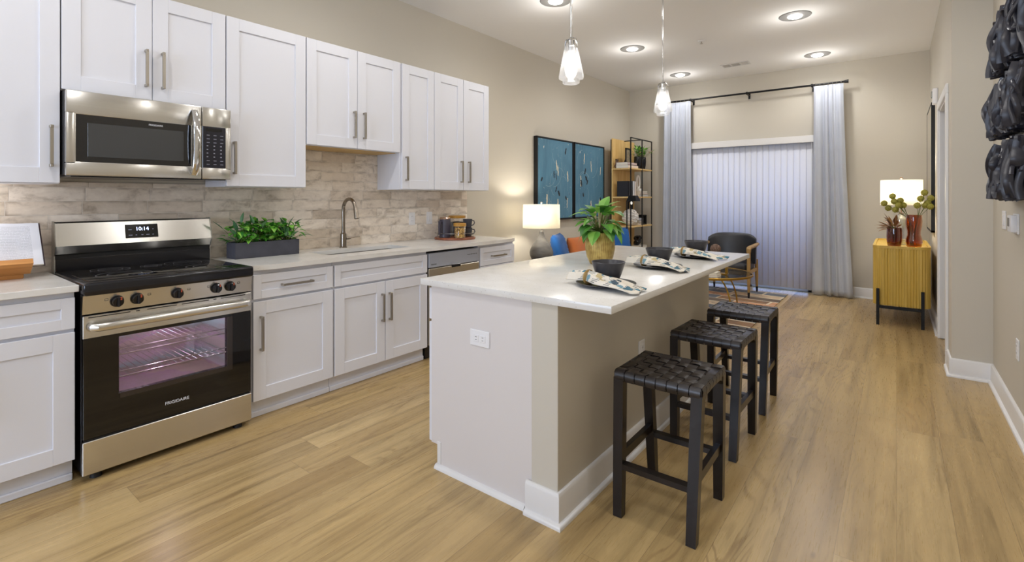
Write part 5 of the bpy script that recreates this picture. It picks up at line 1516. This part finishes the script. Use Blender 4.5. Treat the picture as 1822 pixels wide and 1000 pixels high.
# ---------------------------------------------------------------- sideboard with reeded sides
sbd = thing('sideboard', 'golden oak sideboard with reeded rounded ends on black legs', 'sideboard', (.035, 7.0, 0))
QX0, QX1, QY0, QY1, QZ0, QZ1 = -.200, .272, 6.400, 7.560, .205, .795
def rrect(x0, x1, y0, y1, r, n=9):
    P = []
    for cx, cy, a in ((x1 - r, y1 - r, 0), (x0 + r, y1 - r, 90), (x0 + r, y0 + r, 180), (x1 - r, y0 + r, 270)):
        for k in range(n): q = math.radians(a + 90 * k / (n - 1)); P.append((cx + r * math.cos(q), cy + r * math.sin(q)))
    return P
def resample(P, step):
    out = []; n = len(P)
    for i in range(n):
        a, b_ = Vector(P[i]), Vector(P[(i + 1) % n]); L = (b_ - a).length
        m = max(1, int(round(L / step)))
        for k in range(m): out.append(a.lerp(b_, k / m))
    return out
P0 = rrect(QX0 + .010, QX1 - .010, QY0 + .010, QY1 - .010, .075)
P = resample(P0, .0055)
per = [0.0]
for i in range(1, len(P)): per.append(per[-1] + (P[i] - P[i - 1]).length)
tot = per[-1] + (P[0] - P[-1]).length; nr = round(tot / .0232)
b = B(); ring = []
for i, p in enumerate(P):
    tn = (P[(i + 1) % len(P)] - P[i - 1]).normalized(); nn = Vector((tn.y, -tn.x))
    ph = (per[i] / tot * nr) % 1
    hgt = .0085 * max(0.0, math.sin(PI * ph)) ** .6
    ring.append(p + nn * hgt)
b.skin([b.ring([(q.x, q.y, QZ0) for q in ring]), b.ring([(q.x, q.y, QZ1) for q in ring])])
obj('reeded_case', b, M['oak_gold'], sbd, smooth=60)
O, I_ = rrect(QX0, QX1, QY0, QY1, .085), rrect(QX0 + .022, QX1 - .022, QY0 + .022, QY1 - .022, .066)
b = B(); r1, r2, r3, r4, r5 = b.ring([(p[0], p[1], QZ1 - .004) for p in O]), b.ring([(p[0], p[1], QZ1 + .022) for p in O]), b.ring([(p[0], p[1], QZ1 + .022) for p in I_]), b.ring([(p[0], p[1], QZ1 + .006) for p in I_]), None
b.skin([r1, r2, r3, r4])
obj('tray_top', b, M['oak_gold'], sbd, smooth=30)
lg = ((-.155, 6.402 - .012), (.205, 6.402 - .012), (-.155, 7.560 + .012), (.205, 7.560 + .012))
for x, y in lg: obj('leg', B().box(x - .0135, x + .0135, y - .012, y + .012, 0, .375, .002), M['black_metal'], sbd)
for y in (6.395, 7.567): obj('crossbar', B().box(-.155, .205, y - .010, y + .010, .172, .200, .002), M['black_metal'], sbd)
obj('crossbar', B().box(.015, .035, 6.40, 7.56, .176, .200, .002), M['black_metal'], sbd)
TS = QZ1 + .0065
table_lamp('pale glass lamp with a wide cream drum shade on the sideboard', (.040, 6.95, TS),
           [(.085, 0), (.085, .030), (.060, .034), (.060, .040), (.095, .060), (.105, .16), (.085, .25), (.040, .30), (.030, .33)], M['crystal'], .188, 1.232, 1.508, cap='copper', watts=LIGHTS_LAMP)

va = thing('amber_vase', 'tall amber glass gourd vase at the near end of the sideboard', 'vase', (.140, 6.560, TS))
VC = (.140, 6.565)
obj('glass', B().lathe([(.001, 0), (.050, 0), (.062, .014), (.070, .055), (.066, .095), (.055, .130), (.056, .165), (.066, .22), (.069, .27), (.066, .325), (.0645, .335), (.062, .33), (.064, .27), (.052, .165), (.050, .130), (.062, .09), (.064, .055), (.055, .018), (.001, .008)], VC[0], VC[1], TS, 36, False, False), M['amber'], va, smooth=60)
al = thing('allium_stems', 'olive green pompom blooms on stems in the tall amber vase', 'flowers', (VC[0], VC[1], TS + .02))
heads = [(-.105, 1.255), (-.070, 1.205), (-.035, 1.330), (-.020, 1.275), (.030, 1.285), (.015, 1.235), (-.010, 1.190), (.055, 1.235), (.165, 1.235), (.195, 1.305), (.222, 1.365), (.232, 1.235), (.275, 1.310), (.270, 1.225), (.250, 1.260)]
sb = B(); rnd = random.Random(9)
for k, (hx, hz) in enumerate(heads):
    hy = VC[1] + rnd.uniform(-.07, .06)
    left = hx < .10
    sb.tube([(VC[0] + rnd.uniform(-.03, .03), VC[1] + rnd.uniform(-.02, .02), TS + .02), (VC[0] + (-.04 if left else .03), VC[1], TS + .30), (hx, hy, hz)], .0022, 5)
    h = B(); c = Vector((hx, hy, hz)); h.sphere(c, .029, 12)
    for q in range(60):
        zz = 1 - 2 * (q + .5) / 60; a = q * 2.39996; r = math.sqrt(1 - zz * zz); d = Vector((r * math.cos(a), r * math.sin(a), zz))
        h.leaf(c + d * .023, d, (0.3, 0.2, 1), .013, .014, .5, .1, 4)
    obj('bloom', h, M['allium'], al, smooth=60, recalc=False)
obj('stems', sb, M['stem'], al)
vc2 = (-.020, 6.545)
vb2 = thing('dark_vase', 'short dark amber glass vase left of the tall amber vase', 'vase', (vc2[0], vc2[1], TS))
obj('glass', B().lathe([(.001, 0), (.050, 0), (.058, .014), (.064, .06), (.066, .11), (.064, .18), (.062, .198), (.060, .195), (.061, .11), (.052, .016), (.001, .008)], vc2[0], vc2[1], TS, 32, False, False), M['amberdark'], vb2, smooth=60)
dl = thing('dried_leaf_spray', 'spiky brown dried leaves in the short dark vase', 'dried leaves', (vc2[0], vc2[1], TS + .02))
b = B(); s = B(); rnd = random.Random(2)
for k in range(46):
    a = rnd.uniform(PI * .45, PI * 1.65) if k < 34 else rnd.uniform(PI * .4, PI * 1.6); el = rnd.uniform(-.05, 1.1)
    d = Vector((math.cos(a) * math.cos(el), math.sin(a) * math.cos(el) * .7, math.sin(el))).normalized()
    bp = Vector((vc2[0], vc2[1], TS + .185)) + d * rnd.uniform(.02, .075)
    L = rnd.uniform(.075, .120); b.leaf(bp, d, (0, 0, 1), L, .033, rnd.uniform(-.1, .35), .15, 5)
    s.tube([(vc2[0], vc2[1], TS + .03), (vc2[0] + rnd.uniform(-.02, .02), vc2[1], TS + .17), bp], .0018, 4)
obj('leaves', b, M['brownleaf'], dl, smooth=60, recalc=False); obj('stems', s, M['stem'], dl)

# ---------------------------------------------------------------- on the right-hand walls
mi = thing('wall_mirror', 'tall black framed mirror above the sideboard', 'mirror', (XR, 7.30, .94))
m0, m1, mz0, mz1 = 6.835, 7.780, .945, 2.318
obj('frame', B().box(.287, XR - .0005, m0, m0 + .022, mz0, mz1, .002).box(.287, XR - .0005, m1 - .022, m1, mz0, mz1, .002).box(.287, XR - .0005, m0, m1, mz0, mz0 + .022, .002).box(.287, XR - .0005, m0, m1, mz1 - .022, mz1, .002), M['black_matte'], mi)
obj('glass', B().box(.2885, .312, m0 + .01, m1 - .01, mz0 + .01, mz1 - .01), M['mirror'], mi)
ac = thing('alarm_strobe', 'small white alarm box high on the wall near the doorway', 'alarm', (XR, 6.42, 2.22))
obj('housing', B().box(XR - .040, XR - .0005, 6.36, 6.48, 2.235, 2.385, .006, 2), M['white_plastic'], ac)
obj('lens', B().box(XR - .052, XR - .039, 6.385, 6.455, 2.30, 2.36, .004), M['crystal'], ac)

th_ = thing('thermostat', 'white thermostat standing proud of the wall under the black carvings', 'thermostat', (XN, 3.985, 1.165))
obj('base_plate', B().box(XN - .008, XN - .0003, 3.915, 4.055, 1.108, 1.222, .002), M['white_plastic'], th_)
obj('case', B().box(XN - .034, XN - .007, 3.928, 4.042, 1.118, 1.214, .005, 2), M['white_plastic'], th_)
obj('screen', B().box(XN - .0355, XN - .033, 3.975, 4.03, 1.150, 1.198), M['mwpanel'], th_)
outlet('white switch plate between the wall corner and the thermostat', (XN, 4.395, 1.172), '-x', kind='switch', w=.116, h=.118)
outlet('white outlet low on the near wall by the picture edge', (XN, 3.950, .458), '-x')


def carved(label, y0, y1, z0, z1, seed):
    """a block of curled, splayed wooden strips"""
    rnd = random.Random(seed); t = thing('wall_carving', label, 'wall sculpture', (XN, (y0 + y1) / 2, z0), 'black carved wall panels')
    obj('backing', B().box(XN - .020, XN - .0004, y0 + .01, y1 - .01, z0 + .01, z1 - .01), M['sculpt'], t)
    w = y1 - y0; h = z1 - z0; b = B()
    n = 46
    for k in range(n):
        yb = y0 + w * rnd.random(); ph = rnd.uniform(0, 6.28); am = rnd.uniform(.006, .022); f = rnd.uniform(1.0, 2.6)
        xo = rnd.uniform(.030, .095); dep = rnd.choice([rnd.uniform(.016, .030), rnd.uniform(.035, .060)]); xw = rnd.uniform(.005, .014); flick = rnd.choice([-1, 1]) * rnd.uniform(.0, .035)
        za, zb = z0 + rnd.uniform(0, .02), z1 - rnd.uniform(0, .02)
        if rnd.random() < .4:
            if rnd.random() < .5: zb = za + h * rnd.uniform(.4, .7)
            else: za = zb - h * rnd.uniform(.4, .7)
        P = []
        for q in range(15):
            u = q / 14; y = yb + am * math.sin(ph + f * 2 * PI * u * .6) + flick * (abs(u - .5) * 2) ** 3
            P.append((XN - .016 - xo * (.78 + .22 * math.sin(PI * u + ph * .2)) + xw * math.sin(ph * 3 + f * .55 * 2 * PI * u), min(max(y, y0 - .015), y1 + .015), za + (zb - za) * u))
        b.tube(P, [.0080] * 15, 6, flat=(dep / 2 / .0080, .55), up=(1, 0, 0))
    obj('tall_strips', b, M['sculpt'], t, smooth=50)
    for k in range(16):
        b = B()
        cy, cz = rnd.uniform(y0 + .03, y1 - .03), rnd.uniform(z0 + .03, z1 - .03)
        r = rnd.uniform(.022, .055); a0 = rnd.uniform(0, 6.28); sw = rnd.uniform(1.6, 4.2); dep = rnd.uniform(.018, .034); xo = rnd.uniform(.05, .10)
        P = []
        for q in range(19):
            u = q / 18; a = a0 + sw * u; rr_ = r * (1 - .55 * u)
            P.append((XN - .012 - xo * (.8 + .2 * u), min(max(cy + rr_ * math.cos(a), y0 - .02), y1 + .02), min(max(cz + rr_ * 1.35 * math.sin(a), z0), z1)))
        b.tube(P, [.004 + .0065 * math.sin(PI * min(.97, .15 + .85 * q / 18)) ** .6 for q in range(19)], 8, flat=(dep / 2 / .011, .5), up=(1, 0, 0))
        obj('curled_strip', b, M['sculpt'], t, smooth=50)
rows = ((1.300, 1.618, 'bottom'), (1.652, 1.972, 'middle'), (2.006, 2.330, 'top'))
cols = ((3.735, 4.085, 'in the column nearest the wall corner'), (3.350, 3.700, 'in the second column from the wall corner'), (2.965, 3.315, 'in the column beyond the picture edge'))
for ci, (a, c_, cl) in enumerate(cols[:2]):
    for ri, (z0, z1, rl) in enumerate(rows):
        carved('black carved wood panel, %s row, %s' % (rl, cl), a, c_, z0, z1, 100 + ci * 10 + ri)
